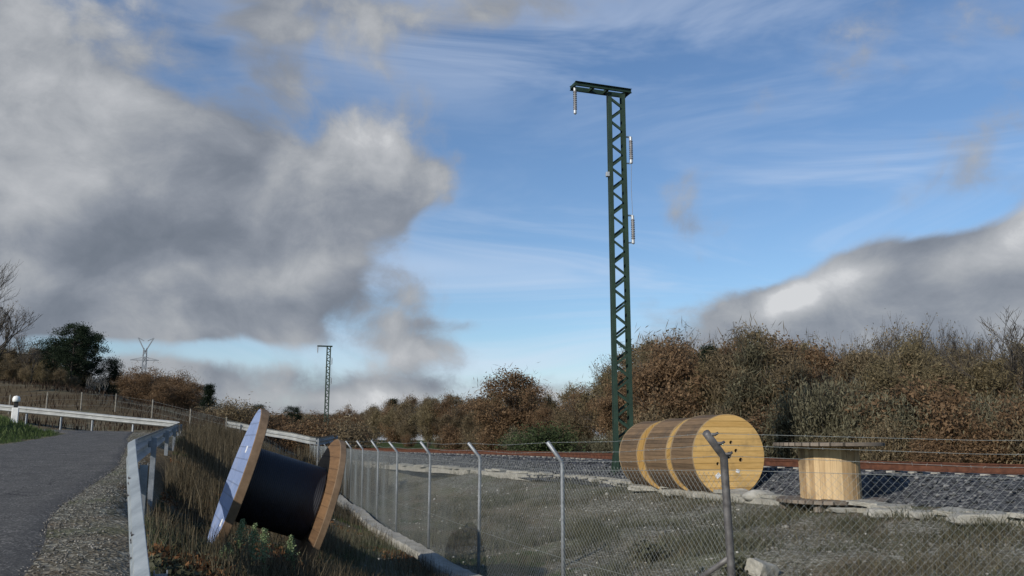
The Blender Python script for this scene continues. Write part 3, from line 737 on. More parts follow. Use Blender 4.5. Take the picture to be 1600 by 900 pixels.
for i, (x, y) in enumerate(FP):
    h = g1(x, y); nx, ny = -1, 0
    if i < len(FP)-1: tx, ty_ = FP[i+1][0]-x, FP[i+1][1]-y
    l = math.hypot(tx, ty_); nx, ny = -ty_/l, tx/l       # points to the road side
    if (nx, ny) != (0, 0) and nx > 0 and i >= 3: nx, ny = -nx, -ny
    if i < 3: nx, ny = -.15, -.98
    if i == 3:      # leaning dull corner post
        b = at(1149, 975, 8.05); b.z = h-.15; m_ = at(1131, 714, 7.95); t_ = at(1103, 676, 7.8)
        mb = MB(); mid = b.lerp(m_, .93)
        mb.tube([b, b.lerp(m_, .5)+Vector((.01, 0, 0)), mid, m_, m_.lerp(t_, .3), t_], .036, 10)
        o = mb.build('post', M_dull, fence, True); tag(o, 'leaning dull brown corner post with bent arm and three wire hooks'); loc(o); heads.append((b, m_, t_))
        for q in (.06, .42, .86):
            c = t_.lerp(m_, q); hk = MB(); hk.tube([c, c+Vector((.07, 0, -.005)), c+Vector((.10, 0, .012))], [.016, .016, .012], 6)
            loc(hk.build('wire_hook', M_dull, fence, True))
        br = MB(); br.tube([b.lerp(m_, .62), at(1092, 905, 8.4), at(1072, 945, 8.6)], .026, 8); loc(br.build('brace', M_dull, fence, True))
        continue
    rad = .026; lean = rnd.uniform(-.015, .015)
    t_ = Vector((x+nx*.20+lean, y+ny*.20, TOPZ+rnd.uniform(-.02, .03))); m_ = Vector((x+lean*.8, y, BENDZ)); b = Vector((x, y, h-.15))
    mb = MB(); mb.tube([b, Vector((x+lean*.5, y, 1.2)), m_-Vector((0, 0, .05)), m_+Vector((nx, ny, 1))*.015, t_], rad, 8)
    loc(mb.build('post', M_galv, fence, True)); heads.append((b, m_, t_))
for i in range(len(FP)-1):
    h0, h1 = g1(*FP[i]), g1(*FP[i+1]); (b0, m0, t0), (b1, m1, t1) = heads[i], heads[i+1]
    pa, pb = (b0.lerp(m0, .5)), (b1.lerp(m1, .5))
    pm = mesh_panel((pa.x, pa.y-.03), (pb.x, pb.y-.03), h0+.02, h1+.02, BENDZ-.02, BENDZ-.02, r=.0012 if i < 3 else .0016)
    loc(link('mesh_panel', pm, M_wire, fence))
for q in (0.05, .5, .97):
    mb = MB(); pts = []
    for i, (b, m_, t_) in enumerate(heads):
        p = m_.lerp(t_, q); pts.append(p)
        if i < len(heads)-1:
            p2 = heads[i+1][1].lerp(heads[i+1][2], q); c = p.lerp(p2, .5); c.z -= .03; pts.append(c)
    mb.tube(pts, .0019, 4)
    for a, b in zip(pts[:-1], pts[1:]):
        for s_ in np.arange(.06, (b-a).length, .12):
            c = a.lerp(b, s_/(b-a).length); d_ = Vector((rnd.uniform(-1, 1), rnd.uniform(-1, 1), rnd.uniform(-1, 1))).normalized()*.014
            if c.y < 24: mb.bar(c-d_, c+d_, .002, .002)
    loc(mb.build('barbed_wire', M_wire, fence))
mb = MB(); 
for zf in (.05, .55): mb.tube([h_[1].lerp(h_[0], zf) for h_ in heads], .0022, 4)
loc(mb.build('line_wire', M_wire, fence))

# ------------------------------------------------------------------ guard rails
WP = [(0, .155), (.012, .15), (.075, .11), (.08, .08), (.075, .05), (.01, .012), (.01, -.012), (.075, -.05), (.08, -.08), (.075, -.11), (.012, -.15), (0, -.155)]
def guard(name, pts, label, posts, group=None, side=1, ground=True, spacing=2.0, material=None):
    """pts: 3D points of the beam's top edge."""
    root = empty(name, (pts[0][0], pts[0][1], g1(pts[0][0], pts[0][1])), 0, label, 'guard rail', group)
    C = resamp(catmull([tuple(p) for p in pts], .4), max(12, int(sum((Vector(a)-Vector(b)).length for a, b in zip(pts[:-1], pts[1:]))/.35)))
    T = np.gradient(C[:, :2], axis=0); T /= np.linalg.norm(T, axis=1)[:, None]; Nn = np.stack([-T[:, 1], T[:, 0]], -1)*side
    V_ = []; k = len(WP)*2
    for i in range(len(C)):
        for (a, b) in WP: V_.append((C[i, 0]+Nn[i, 0]*a, C[i, 1]+Nn[i, 1]*a, C[i, 2]-.155+b))
        for (a, b) in WP[::-1]: V_.append((C[i, 0]+Nn[i, 0]*(a-.005), C[i, 1]+Nn[i, 1]*(a-.005), C[i, 2]-.155+b*.985))
    fs = [(i*k+j, i*k+(j+1) % k, (i+1)*k+(j+1) % k, (i+1)*k+j) for i in range(len(C)-1) for j in range(k)]+[tuple(range(k)), tuple(range((len(C)-1)*k, len(C)*k))]
    mb = MB(); mb.add(V_, fs); o = link('beam', fix(mb.mesh('beam')), material or M_rail, root); sm_angle(loc(o), 40)
    ar = np.r_[0, np.cumsum(np.linalg.norm(np.diff(C, axis=0), axis=1))]; out = []
    for s_ in posts if posts is not None else np.arange(.6, ar[-1], spacing):
        i = min(int(np.searchsorted(ar, s_)), len(C)-1); x, y, z = C[i]; g = g1(x, y); nx, ny = Nn[i]; px, py = x-nx*.075, y-ny*.075
        M_ = Matrix.Rotation(math.atan2(T[i][1], T[i][0]), 3, 'Z'); pm = MB()
        pm.box((px, py, (z-.06+g-.2)/2), (.006, .07, z-.06-g+.2), M_)
        pm.box(Vector((px, py, (z-.03+g-.2)/2))+M_ @ Vector((.028, .037, 0)), (.05, .006, z-.06-g+.2), M_)
        pm.box(Vector((px, py, (z-.03+g-.2)/2))+M_ @ Vector((.028, -.037, 0)), (.05, .006, z-.06-g+.2), M_)
        pm.box(Vector((x-nx*.02, y-ny*.02, z-.155)), (.06, .05, .10), M_, bev=.008)
        pm.tube([Vector((x, y, z-.155)), Vector((x+nx*.028, y+ny*.028, z-.155))], .016, 8)
        loc(pm.build('post', M_galv, root)); out.append((x, y))
    for s_ in ([2.3, 4.6] if ar[-1] < 12 else np.arange(1.5, ar[-1], 4.0)):
        i = min(int(np.searchsorted(ar, s_)), len(C)-1); x, y, z = C[i]; nx, ny = Nn[i]; tx, ty2 = T[i]; bm_ = MB()
        for q in (-.08, .08):
            for (hz, o_) in ((.105, .078), (.055, .078), (-.055, .08), (-.105, .08)):
                c = Vector((x+tx*q+nx*o_, y+ty2*q+ny*o_, z-.155+hz)); bm_.tube([c-Vector((nx, ny, 0))*.01, c+Vector((nx, ny, 0))*.008], .010, 6)
        if y < 16: loc(tag(bm_.build('splice_bolts', M_dull, root), kind='stuff'))
    return root
near_pts = [at(243, 1000, 4.1), at(237, 930, 4.8), at(228, 850, 6.0), at(219, 765, 7.8), at(213, 710, 9.5), at(211, 686, 10.6)]
near_pts = [tuple(p) for p in near_pts]
guard('guard_rail', near_pts, 'near steel guard rail rising away from the bottom of the photo beside the gravel shoulder', [1.3, 5.6])
gl = [at(211, 687, 10.6), at(216, 684.5, 11.0), at(238, 676, 14.5), at(256, 669, 20), at(270, 664.5, 28), at(277, 661.5, 35)]
gpts = [tuple(p) for p in gl]+[tuple(at(281, 660, 37.6)), tuple(at(277, 658.5, 38.6)), tuple(at(255, 656, 39.0)), tuple(at(190, 650, 39.3)), tuple(at(110, 642, 40)), tuple(at(30, 634.5, 41)), tuple(at(-80, 624, 42)), tuple(at(-260, 610, 44))]
M_lrail = mat('pale_galvanised', lambda n, p: n.ramp(n.noise(geo_pos(n), 3, 5, .6), [(.3, (.24, .25, .25)), (.7, (.37, .38, .37))]), .55, .1)
guard('guard_rail', gpts, 'long pale guard rail following the bend at the far side of the road', [3.0, 10.0, 18.0, 25.0]+[28+2.0*i for i in range(22)], spacing=2.0, material=M_lrail)
# pale guard rail of the lower lane, seen behind the tilted reel
g3 = [tuple(at(352, 657, 46)), tuple(at(378, 661, 42)), tuple(at(414, 669, 38)), tuple(at(452, 675, 37)), tuple(at(495, 683, 36)), tuple(at(524, 679, 40))]
guard('guard_rail', g3, 'pale guard rail glimpsed behind the top of the tilted black cable reel', None, spacing=4.0, material=M_lrail)

# roadside delineator post
d0 = at(21, 672, 28.5); dg = g1(d0.x, d0.y)
dl = empty('delineator_post', (d0.x, d0.y, dg), R(20), 'white roadside marker post with black band on the green verge', 'marker post'); dl.scale = (.78, .78, .85)
mb = MB(); mb.box((0, 0, .27), (.26, .10, .60), bev=.02); mb.build('base', M_white, dl)
mb = MB(); mb.box((0, 0, .68), (.15, .09, .22), bev=.015); mb.build('band', M_black, dl)
mb = MB(); mb.lathe([(.0, .78), (.13, .79), (.15, .84), (.15, .92), (.11, 1.0), (.0, 1.03)], 16); mb.build('cap', M_white, dl, True)

# ------------------------------------------------------------------ cable reels
def cut_holes(me_, holes, depth):
    """holes: (y, z, r) through a disc lying in the YZ plane"""
    tmp = bpy.data.objects.new('tmp', me_); COL.objects.link(tmp); cut = MB()
    Mx = Matrix.Rotation(R(90), 3, 'Y')
    for (y, z, r_) in holes: cut.lathe([(r_, -depth), (r_, depth)], 20, Mx, (0, y, z))
    cm = fix(cut.mesh('cut')); co = bpy.data.objects.new('cut', cm); COL.objects.link(co)
    md = tmp.modifiers.new('b', 'BOOLEAN'); md.object = co; md.operation = 'DIFFERENCE'; md.solver = 'EXACT'
    dg_ = bpy.context.evaluated_depsgraph_get(); dg_.update()
    out = bpy.data.meshes.new_from_object(tmp.evaluated_get(dg_))
    bpy.data.objects.remove(tmp); bpy.data.objects.remove(co); return out
def disc_mesh(Rr, th, k=72, bev=.008):
    mb = MB(); Mx = Matrix.Rotation(R(90), 3, 'Y')
    mb.lathe([(Rr-bev, -th/2), (Rr, -th/2+bev), (Rr, th/2-bev), (Rr-bev, th/2)], k, Mx); return fix(mb.mesh('flange'))
def staves(Rr, L, k, th=.03, jitter=.006, gap=.10, seed=0):
    """boards round a cylinder along X"""
    mb = MB(); r_ = random.Random(seed)
    for i in range(k):
        a0 = 2*math.pi*(i+gap/2)/k; a1 = 2*math.pi*(i+1-gap/2)/k; rr = Rr+r_.uniform(-jitter, jitter); xo = r_.uniform(-.012, .012); pts = []
        for x in (-L/2+xo, L/2+xo):
            for (a, q) in ((a0, rr-th), (a1, rr-th), (a1, rr), (a0, rr)): pts.append((x, q*math.cos(a), q*math.sin(a)))
        mb.add(pts, [(0, 1, 2, 3), (7, 6, 5, 4), (3, 2, 6, 7), (1, 0, 4, 5), (0, 3, 7, 4), (2, 1, 5, 6)])
    return fix(mb.mesh('staves'))
HOLES = [(0, 0, .085), (.07, .31, .045), (.2, .11, .045), (.32, -.11, .05), (-.32, -.2, .04), (-.29, -.47, .035)] 
def flange_mats(o, face, edge):
    o.data.materials.clear(); o.data.materials.append(face); o.data.materials.append(edge)
    for p in o.data.polygons: p.material_index = 0 if abs(p.normal.x) > .8 else 1
flange_a = cut_holes(disc_mesh(1.0, .055, bev=.012), HOLES, .2)
def lagged_reel(label, group, loc_, ang, spin, wd=1.16, Rr=1.0):
    root = empty('cable_reel', loc_, ang, label, 'cable reel', group)
    for sx in (-1, 1):
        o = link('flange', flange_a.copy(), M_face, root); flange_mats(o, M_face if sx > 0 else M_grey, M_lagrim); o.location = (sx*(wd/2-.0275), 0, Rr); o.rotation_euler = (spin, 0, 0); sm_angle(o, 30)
    o = link('lagging', staves(Rr-.006, wd-.10, 60, jitter=.005, gap=.06, seed=int(spin*100)), M_lag, root); o.location = (-.0, 0, Rr)
    return root
f0 = at(1139, 707, 21.5); head = R(-17.5)          # axis recedes along this heading
ax = Vector((math.sin(head), math.cos(head), 0)); ang = math.atan2(-ax.y, -ax.x)    # local +X points to the camera
PLAT = .90
c0 = Vector((f0.x, f0.y, PLAT))
labs = ['lagged wooden reel whose bright yellow board face is turned to the viewer', 'brown lagged reel in the middle of the row of three', 'rearmost brown lagged reel, nearest the tall green mast']
for i, lb in enumerate(labs):
    p = c0+ax*(.58+i*1.33)+Vector((-.12*i, 0, 0)); p.z = max(g1(p.x, p.y), .85)-.01
    rr = lagged_reel(lb, 'three lagged cable reels in a row', p, ang+R((0, 5, 1)[i]), R(i*37)); rr.scale = [((1, 1, 1), (.97, .975, .975), (.96, .95, .95))[i][k] for k in range(3)]
    if i == 0:
        for (y, z, s_, a) in ((-.33, .52, .13, 40), (.22, .62, .10, -15)):
            t = MB(); Mt = Matrix.Rotation(R(a), 3, 'X'); t.box((.587, y, z), (.006, s_, s_*.8), Mt, bev=.001); t.build('paper_label', M_tagp, rr)

# upright reel standing on its flange beside them
tc_ = at(1299, 782, 18.0); tz = g1(tc_.x, tc_.y)
tr = empty('cable_reel', (tc_.x, tc_.y, tz), R(25), 'empty wooden reel standing upright on its flange like a table', 'cable reel')
Rv = 1.08; ZT = EYE-.045; ZB = max(tz+.12, EYE-1.19)
My = Matrix.Rotation(R(90), 3, 'Y')
def vdisc(Rr, th, bev=.008):
    mb = MB(); mb.lathe([(.07, -th/2), (Rr-bev, -th/2), (Rr, -th/2+bev), (Rr, th/2-bev), (Rr-bev, th/2), (.07, th/2)], 72, closed=True); return fix(mb.mesh('flange'))
M_topb = wood('grey_top_boards', (.08, .066, .052), (.24, .20, .16), board=.15, axis=1, streak=(1, 12, 12), dirt=.3)
for z in (ZB-.0, ZT-.035):
    o = link('flange', vdisc(Rv, .07), M_topb, tr); o.location = (0, 0, z-tz); sm_angle(o, 30)
sv = staves(.59, ZT-.07-(ZB+.035), 34, th=.03, jitter=.005, gap=.025, seed=5)
o = link('drum', sv, M_drumw, tr); o.rotation_euler = (0, R(90), 0); o.location = (0, 0, (ZT-.07+ZB+.035)/2-tz)
M_drumw2 = M_drumw
for q in (-.45, .5):
    b = MB(); b.box((0, q, (ZB-.035-tz)/2-.03), (1.7, .16, ZB-.035-tz+.06), bev=.01); b.build('bearer', M_grey, tr)

# tilted reel of black cable in the grass
fl = at(371, 752, 11.7)
a_h = Vector((math.cos(R(22.0)), math.sin(R(22.0)), 0)); tilt = R(-17.5)
axT = Vector((a_h.x*math.cos(tilt), a_h.y*math.cos(tilt), math.sin(tilt)))
yv = Vector((-a_h.y, a_h.x, 0)); zv = axT.cross(yv); RM = Matrix((axT, yv, zv)).transposed().to_4x4()
tl = empty('cable_reel', fl, 0, 'tilted reel wound with black cable lying in the tall grass of the verge', 'cable reel')
tl.rotation_euler = RM.to_euler()
RL = .985; GAPW = 1.11
o = link('flange', disc_mesh(RL, .115), M_blue, tl); tag(o, 'blue white outer flange'); sm_angle(o, 30)
o.data.materials.append(M_tan)
for p in o.data.polygons: p.material_index = 0 if p.normal.x < -.8 else 1
o = link('flange', disc_mesh(RL*1.02, .09), M_brownb, tl); tag(o, 'tan wooden flange'); o.location = (GAPW, 0, -.09); sm_angle(o, 30)
o.data.materials.append(M_tan)
for p in o.data.polygons: p.material_index = 0 if abs(p.normal.x) > .8 else 1
mb = MB(); prof = []; x = .06; r_c = .013
while x < GAPW-.085:
    for t in range(5):
        a = math.pi*t/5; prof.append((.49+r_c*.2*math.sin(a), x+r_c-r_c*math.cos(a)))
    x += 2*r_c
Mx = Matrix.Rotation(R(90), 3, 'Y'); mb.lathe(prof, 64, Mx)
o = link('cable_winding', fix(mb.mesh('cable_winding')), M_cable, tl); sm_angle(o, 60)
o = link('drum', staves(.47, GAPW-.1, 30, seed=3), M_tan, tl); o.location = (GAPW/2, 0, 0)
for (y, z) in ((-.28, .42), (-.55, -.52)):
    t = MB(); t.box((-.0605, y, z), (.005, .13, .09), bev=.001); t.build('paper_label', M_tagp, tl)

# ------------------------------------------------------------------ lattice masts
def insulator(parent, top, L, name='insulator'):
    top = Vector(top); mb = MB(); prof = [(.03, 0)]; k = 9
    for i in range(k):
        z = -L*.14-i*L*.72/k; prof += [(.05, z), (.066, z-.02), (.066, z-.045), (.05, z-.055)]
    prof += [(.03, -L*.88)]
    mb.lathe(prof[::-1], 14, c=top); o = mb.build(name, M_ins, parent, False); sm_angle(o, 40)
    c = MB(); c.lathe([(.05, -L*.13), (.05, 0)], 10, c=top+Vector((0, 0, .0))); c.build('end_fitting', M_bright, o); c = MB(); c.lathe([(.02, -L*1.02), (.055, -L*.98), (.055, -L*.86)], 10, c=top)
    c.build('end_fitting', M_bright, o); return o
def mast(loc_, rz, label, H, Wd=.60, group='lattice masts beside the railway'):
    root = empty('lattice_mast', loc_, rz, label, 'lattice mast', group)
    hw = Wd/2; hd = .15; L = .115
    for sx in (-1, 1):
        for sy in (-1, 1):
            mb = MB(); a = Vector((sx*hw*1.04, sy*hd*1.04, 0)); b = Vector((sx*hw, sy*hd, H))
            mb.bar(a-Vector((sx*.006, sy*L/2, 0)), b-Vector((sx*.006, sy*L/2, 0)), .012, L, up=(0, 1, 0)); mb.bar(a-Vector((sx*(L/2+.012), sy*.006, 0)), b-Vector((sx*(L/2+.012), sy*.006, 0)), L, .012, up=(0, 1, 0))
            mb.build('leg', M_green, root)
    nper = 15; ph = (H-.5)/nper
    for sy in (-1, 1):
        mb = MB()
        for i in range(nper):
            z0 = .35+i*ph+(.10 if sy > 0 else 0); xa, xb = -hw+.03, hw-.03
            mb.bar((xa, sy*(hd-.02), z0), (xb, sy*(hd-.02), z0+ph/2), .075, .012, up=(0, 1, 0)); mb.bar((xb, sy*(hd-.034), z0+ph/2), (xa, sy*(hd-.034), z0+ph), .075, .012, up=(0, 1, 0))
        mb.build('bracing', M_green, root)
    for sx in (-1, 1):
        mb = MB()
        for i in range(nper):
            z0 = .35+i*ph; ya, yb = -hd+.03, hd-.03
            mb.bar((sx*(hw-.02), ya, z0), (sx*(hw-.02), yb, z0+ph/2), .07, .012, up=(1, 0, 0)); mb.bar((sx*(hw-.034), yb, z0+ph/2), (sx*(hw-.034), ya, z0+ph), .07, .012, up=(1, 0, 0))
        mb.build('bracing', M_green, root)
    # crossarm: two channels with spacers
    A0, A1 = -1.62, .5
    mb = MB()
    for sy in (-1, 1):
        mb.box(((A0+A1)/2, sy*.2, H+.09), (A1-A0, .012, .15)); 
        for sz in (-1, 1): mb.box(((A0+A1)/2, sy*(.2+.035), H+.09+sz*.07), (A1-A0, .07, .01))
    for x in (A0+.03, -.9, -.36, .36, A1-.03): mb.box((x, 0, H+.09), (.08, .388, .1))
    mb.build('crossarm', M_green, root).rotation_euler = (0, 0, R(13))
    insulator(root, ((A0+.08)*math.cos(R(13)), (A0+.08)*math.sin(R(13)), H+.03), .95)
    ins = []
    for z, q in ((H-1.55, .95), (H-4.35, .98)):
        br = MB(); br.bar((hw, 0, z), (hw+.2, 0, z), .05, .05); br.bar((hw, 0, z-.95), (hw+.18, 0, z-.95), .04, .04); br.build('bracket', M_bright, root)
        insulator(root, (hw+.2, 0, z), q)
    c = MB(); c.tube([Vector((hw+.2, .0, H-2.55)), Vector((hw+.18, .02, H-3.4)), Vector((hw+.2, .0, H-4.3))], .008, 6); c.build('cable', M_pylon, root)
    j = MB(); j.box((-hw-.06, -.1, H-2.95), (.12, .14, .16), bev=.01); j.build('small_lamp_box', M_bright, root)
    for sx in (-1, 1):
        for sy in (-1, 1): MB().bar((sx*hw*1.3, sy*hd*1.3, .0), (sx*hw*.98, sy*hd*.98, .85), .07, .012, up=(0, 1, 0)).build('foot_strut', M_green, root)
    bs = MB(); bs.box((0, 0, -.08), (1.3, 1.1, .34), bev=.03); bs.build('footing', M_conc, root)
    return root
m0 = at(975, 745, 28.5); mt = at(972, 143, 28.5); gm = g1(m0.x, m0.y)
mast1 = mast((m0.x, m0.y, gm+.0), R(6), 'tall dark green lattice mast with a crossarm, nearest to the three reels', mt.z-gm-.1)
m2 = at(509, 675, 128); m2t = at(512, 541, 128); gm2 = g1(m2.x, m2.y)
mast2 = copy_tree(mast1); mast2.location = (m2.x, m2.y, gm2); k_ = (m2t.z-gm2)/(mt.z-gm); mast2.scale = (k_*1.0, k_, k_); mast2.rotation_euler = (0, 0, R(2))
mast2['label'] = 'small distant lattice mast with a crossarm seen above the tilted reel'

# far power line pylon
pb = at(223, 600, 620); pz = g1(pb.x, pb.y); pt = at(222, 528, 620)
py_ = empty('pylon', (pb.x, pb.y, pz), R(15), 'faint grey transmission pylon beyond the brown trees', 'pylon')
Hp = pt.z-pz; mb = MB()
for sx in (-1, 1):
    for sy in (-1, 1):
        mb.bar((sx*4.2, sy*4.2, 0), (sx*1.3, sy*1.3, Hp*.62), .5, .5); mb.bar((sx*1.3, sy*1.3, Hp*.62), (sx*1.0, sy*1.0, Hp*.9), .45, .45)
for i in range(12):
    t0, t1 = i/12, (i+1)/12; w0, w1 = 4.2-2.9*min(1, t0*1.45), 4.2-2.9*min(1, t1*1.45); z0, z1 = Hp*.9*t0, Hp*.9*t1
    for sy in (-1, 1): mb.bar((-w0, sy*w0, z0), (w1, sy*w1, z1), .28, .28); mb.bar((w0, sy*w0, z0), (-w1, sy*w1, z1), .28, .28)
mb.build('tower', M_pylon, py_)
for z, L in ((Hp*.48, 7.0), (Hp*.62, 6.0), (Hp*.78, 9.5)):
    a = MB()
    for sx in (-1, 1):
        a.bar((0, 0, z), (sx*L, 0, z), .6, .6); a.bar((0, 0, z+2.2), (sx*L, 0, z+.1), .4, .4)
    a.build('crossarm', M_pylon, py_)
a = MB()
for sx in (-1, 1): a.bar((0, 0, Hp*.86), (sx*5.2, 0, Hp), .7, .7); a.bar((sx*1.2, 0, Hp*.97), (sx*5.2, 0, Hp), .5, .5)
a.build('peak', M_pylon, py_)

# ------------------------------------------------------------------ wire fence with concrete posts above the road bend
wf = empty('wire_fence', tuple(at(126, 640, 48)), 0, 'low wire fence with pale posts on the slope behind the far guard rail', 'fence')
wpts = []
for px, d in ((-40, 44), (14, 45), (72, 46), (126, 47), (180, 48), (238, 48), (298, 46), (355, 43)):
    p = at(px, 640, d); g = g1(p.x, p.y); m_ = MB(); m_.box((p.x, p.y, g+.40), (.06, .06, 1.2), bev=.01); loc(m_.build('post', M_fpost, wf)); wpts.append(Vector((p.x, p.y, g)))
m_ = MB()
for z in (.3, .6, .9): m_.tube([p+Vector((0, 0, z)) for p in wpts], .003, 4)
loc(m_.build('wire', M_wire, wf))

# ------------------------------------------------------------------ vegetation builders
def quads(C, size, elong, rng, up=0.0):
    """n leaf quads at centres C"""
    k = len(C); a = rng.randn(k, 3); a[:, 2] = a[:, 2]*(1-up)+up*2.2*np.abs(rng.randn(k)+.6); a /= np.linalg.norm(a, axis=1)[:, None]
    b = rng.randn(k, 3); b -= (b*a).sum(1)[:, None]*a; b /= np.linalg.norm(b, axis=1)[:, None]
    s_ = size*rng.uniform(.6, 1.4, k)[:, None]; A_ = a*s_*elong*.5; B_ = b*s_*.5
    V = np.stack([C-A_-B_*.4, C-A_*.1+B_, C+A_+B_*.2, C+A_*.1-B_], 1).reshape(-1, 3)
    return V, np.arange(k*4).reshape(k, 4)
def branchy(mb, rng, p, d, L, r_, depth, tips, spread=.55, kids=(2, 4), upb=.12, shrink=.72, k=5):
    pts = [p]; q = p.copy(); dd = d.copy(); seg = 3 if depth > 1 else 2; rad = [r_]
    for i in range(seg):
        dd = (dd+Vector((rng.gauss(0, .14), rng.gauss(0, .14), rng.gauss(0, .1)+upb*.5))).normalized(); q = q+dd*L/seg; pts.append(q); rad.append(r_*(1-.45*(i+1)/seg))
    mb.tube(pts, rad, k if depth > 1 else 3, cap=False); tips.append((q.copy(), depth))
    if depth <= 0: return
    for i in range(rng.randint(*kids)):
        t = rng.uniform(.35, 1.0) if i else 1.0; j = min(int(t*seg), seg-1); s_ = pts[j].lerp(pts[j+1], t*seg-j if t < 1 else 1)
        nd = (dd+Vector((rng.gauss(0, spread), rng.gauss(0, spread), rng.gauss(0, spread*.6)+upb))).normalized()
        branchy(mb, rng, s_, nd, L*shrink*rng.uniform(.75, 1.15), max(r_*.58, .010), depth-1, tips, spread, kids, upb, shrink, k)
def make_tree(kind, seed, H=7.0, Wd=5.0, crown_mat=M_rustleaf, bark=M_bark, leaves=6500, leaf=.15, low=.12, open_=.0, twigs=1200, name='tree'):
    rng = random.Random(seed); nr = np.random.RandomState(seed); root = empty(name, (0, 0, 0))
    tk = MB(); tips = []
    # trunk with limbs
    lean = Vector((rng.gauss(0, .04), rng.gauss(0, .04), 1)).normalized()
    pts = [Vector((0, 0, -.3))]+[lean*H*t+Vector((rng.gauss(0, .06), rng.gauss(0, .06), 0)) for t in (.12, .28, .45, .62, .8)]
    tk.tube(pts, [.16, .13, .11, .085, .055, .02], 7)
    for i in range(11):
        t = rng.uniform(.2, .78); b = lean*H*t; a = rng.uniform(0, 6.28); d = Vector((math.cos(a), math.sin(a), rng.uniform(.3, 1.1))).normalized()
        branchy(tk, rng, b, d, H*.22*(1.1-t*.5), .055*(1.15-t), 2, tips, .5)
    tk.build('trunk', bark, root)
    # crown: clumps in an uneven volume
    ncl = 74; cs = []
    lob = [(rng.uniform(0, 6.28), rng.uniform(.55, 1.0)) for _ in range(5)]
    for i in range(ncl):
        while True:
            v = nr.uniform(-1, 1, 3)
            if v @ v < 1: break
        a = math.atan2(v[1], v[0]); wob = .78+.22*math.sin(a*2+lob[0][0])+.12*math.sin(a*3+lob[1][0]); zt = (v[2]+1)/2
        prof_ = (math.sin(math.pi*min(1, .12+zt*.86))**.55)
        cs.append((v[0]*Wd/2*wob*prof_*1.08, v[1]*Wd/2*wob*prof_*1.08, H*(low+(1-low)*zt*.97)))
    cs = np.array(cs); wts = nr.uniform(.3, 1.5, ncl); wts /= wts.sum(); rad = nr.uniform(.25, .62, ncl)*(Wd/5)
    ci = nr.choice(ncl, leaves, p=wts); C = cs[ci]+nr.randn(leaves, 3)*rad[ci][:, None]*np.array([1, 1, .8])*.72; C[:, 2] = np.clip(C[:, 2], .1, None)
    V, Q_ = quads(C, leaf, 1.35, nr)
    if twigs:
        ci = nr.choice(ncl, twigs, p=wts); C2 = cs[ci]+nr.randn(twigs, 3)*rad[ci][:, None]*np.array([1, 1, .9]); 
        V2, Q2 = quads(C2, .032, 18, nr, up=.65); V = np.concatenate([V, V2]); Q_ = np.concatenate([Q_, Q2+len(Q_)*4])
    crown = link('crown', fast_mesh('crown', V, Q_), crown_mat, root)
    return root
def make_bare(seed, H=8, depth=5, bark=M_bark, sparse=0, name='bare_tree', leafm=None):
    rng = random.Random(seed); root = empty(name, (0, 0, 0)); mb = MB(); tips = []
    pts = [Vector((0, 0, -.3)), Vector((.03, 0, H*.15)), Vector((.05, .05, H*.32))]; mb.tube(pts, [.2, .16, .12], 8)
    mb.build('trunk', bark, root); mb = MB()
    for i in range(5):
        a = i*1.26+rng.uniform(-.4, .4); d = Vector((math.cos(a)*.75, math.sin(a)*.75, rng.uniform(.6, 1.3))).normalized()
        branchy(mb, rng, pts[2]-Vector((0, 0, rng.uniform(0, H*.1))), d, H*.25, .085, depth, tips, .42, (2, 4), .14, .74, 5)
    branchy(mb, rng, pts[2], Vector((0, 0, 1)), H*.25, .09, depth, tips, .4, (3, 4), .16, .76, 5)
    mb.build('crown', bark, root)
    if sparse:
        nr = np.random.RandomState(seed); tp = np.array([t[0][:] for t in tips if t[1] <= 2]); ix = nr.choice(len(tp), sparse); C = tp[ix]+nr.randn(sparse, 3)*.14
        V, Q_ = quads(C, .10, 1.3, nr); link('leaves', fast_mesh('leaves', V, Q_), leafm or M_brown, root)
    return root
def make_pine(seed, H=9, Wd=5, n_=9, name='pine_tree', cone=False):
    rng = random.Random(seed); nr = np.random.RandomState(seed); root = empty(name, (0, 0, 0)); tk = MB()
    tk.tube([Vector((0, 0, -.3)), Vector((.08, 0, H*.3)), Vector((-.05, .05, H*.65)), Vector((0, 0, H*.96))], [.2, .16, .1, .03], 8); cs = []; rad = []
    for i in range(64):
        t = rng.uniform(.14 if cone else .26, 1.0); a = rng.uniform(0, 6.28); rr = (Wd/2)*((1.03-t)*1.1 if cone else math.sin(math.pi*min(1, .25+.7*(1-t)))**.7)*rng.uniform(.35, 1)
        c = Vector((math.cos(a)*rr, math.sin(a)*rr, H*t)); tk.tube([Vector((0, 0, H*t*.92)), c], [.035, .012], 4, cap=False); cs.append(c[:]); rad.append(rng.uniform(.28, .55)*Wd/5)
    tk.build('trunk', M_bark, root); cs = np.array(cs); rad = np.array(rad); k = 15000; ci = nr.choice(len(cs), k); C = cs[ci]+nr.randn(k, 3)*rad[ci][:, None]*np.array([1, 1, .55])
    V, Q_ = quads(C, .075, 3.4, nr, .3); link('crown', fast_mesh('crown', V, Q_), M_pine, root); return root
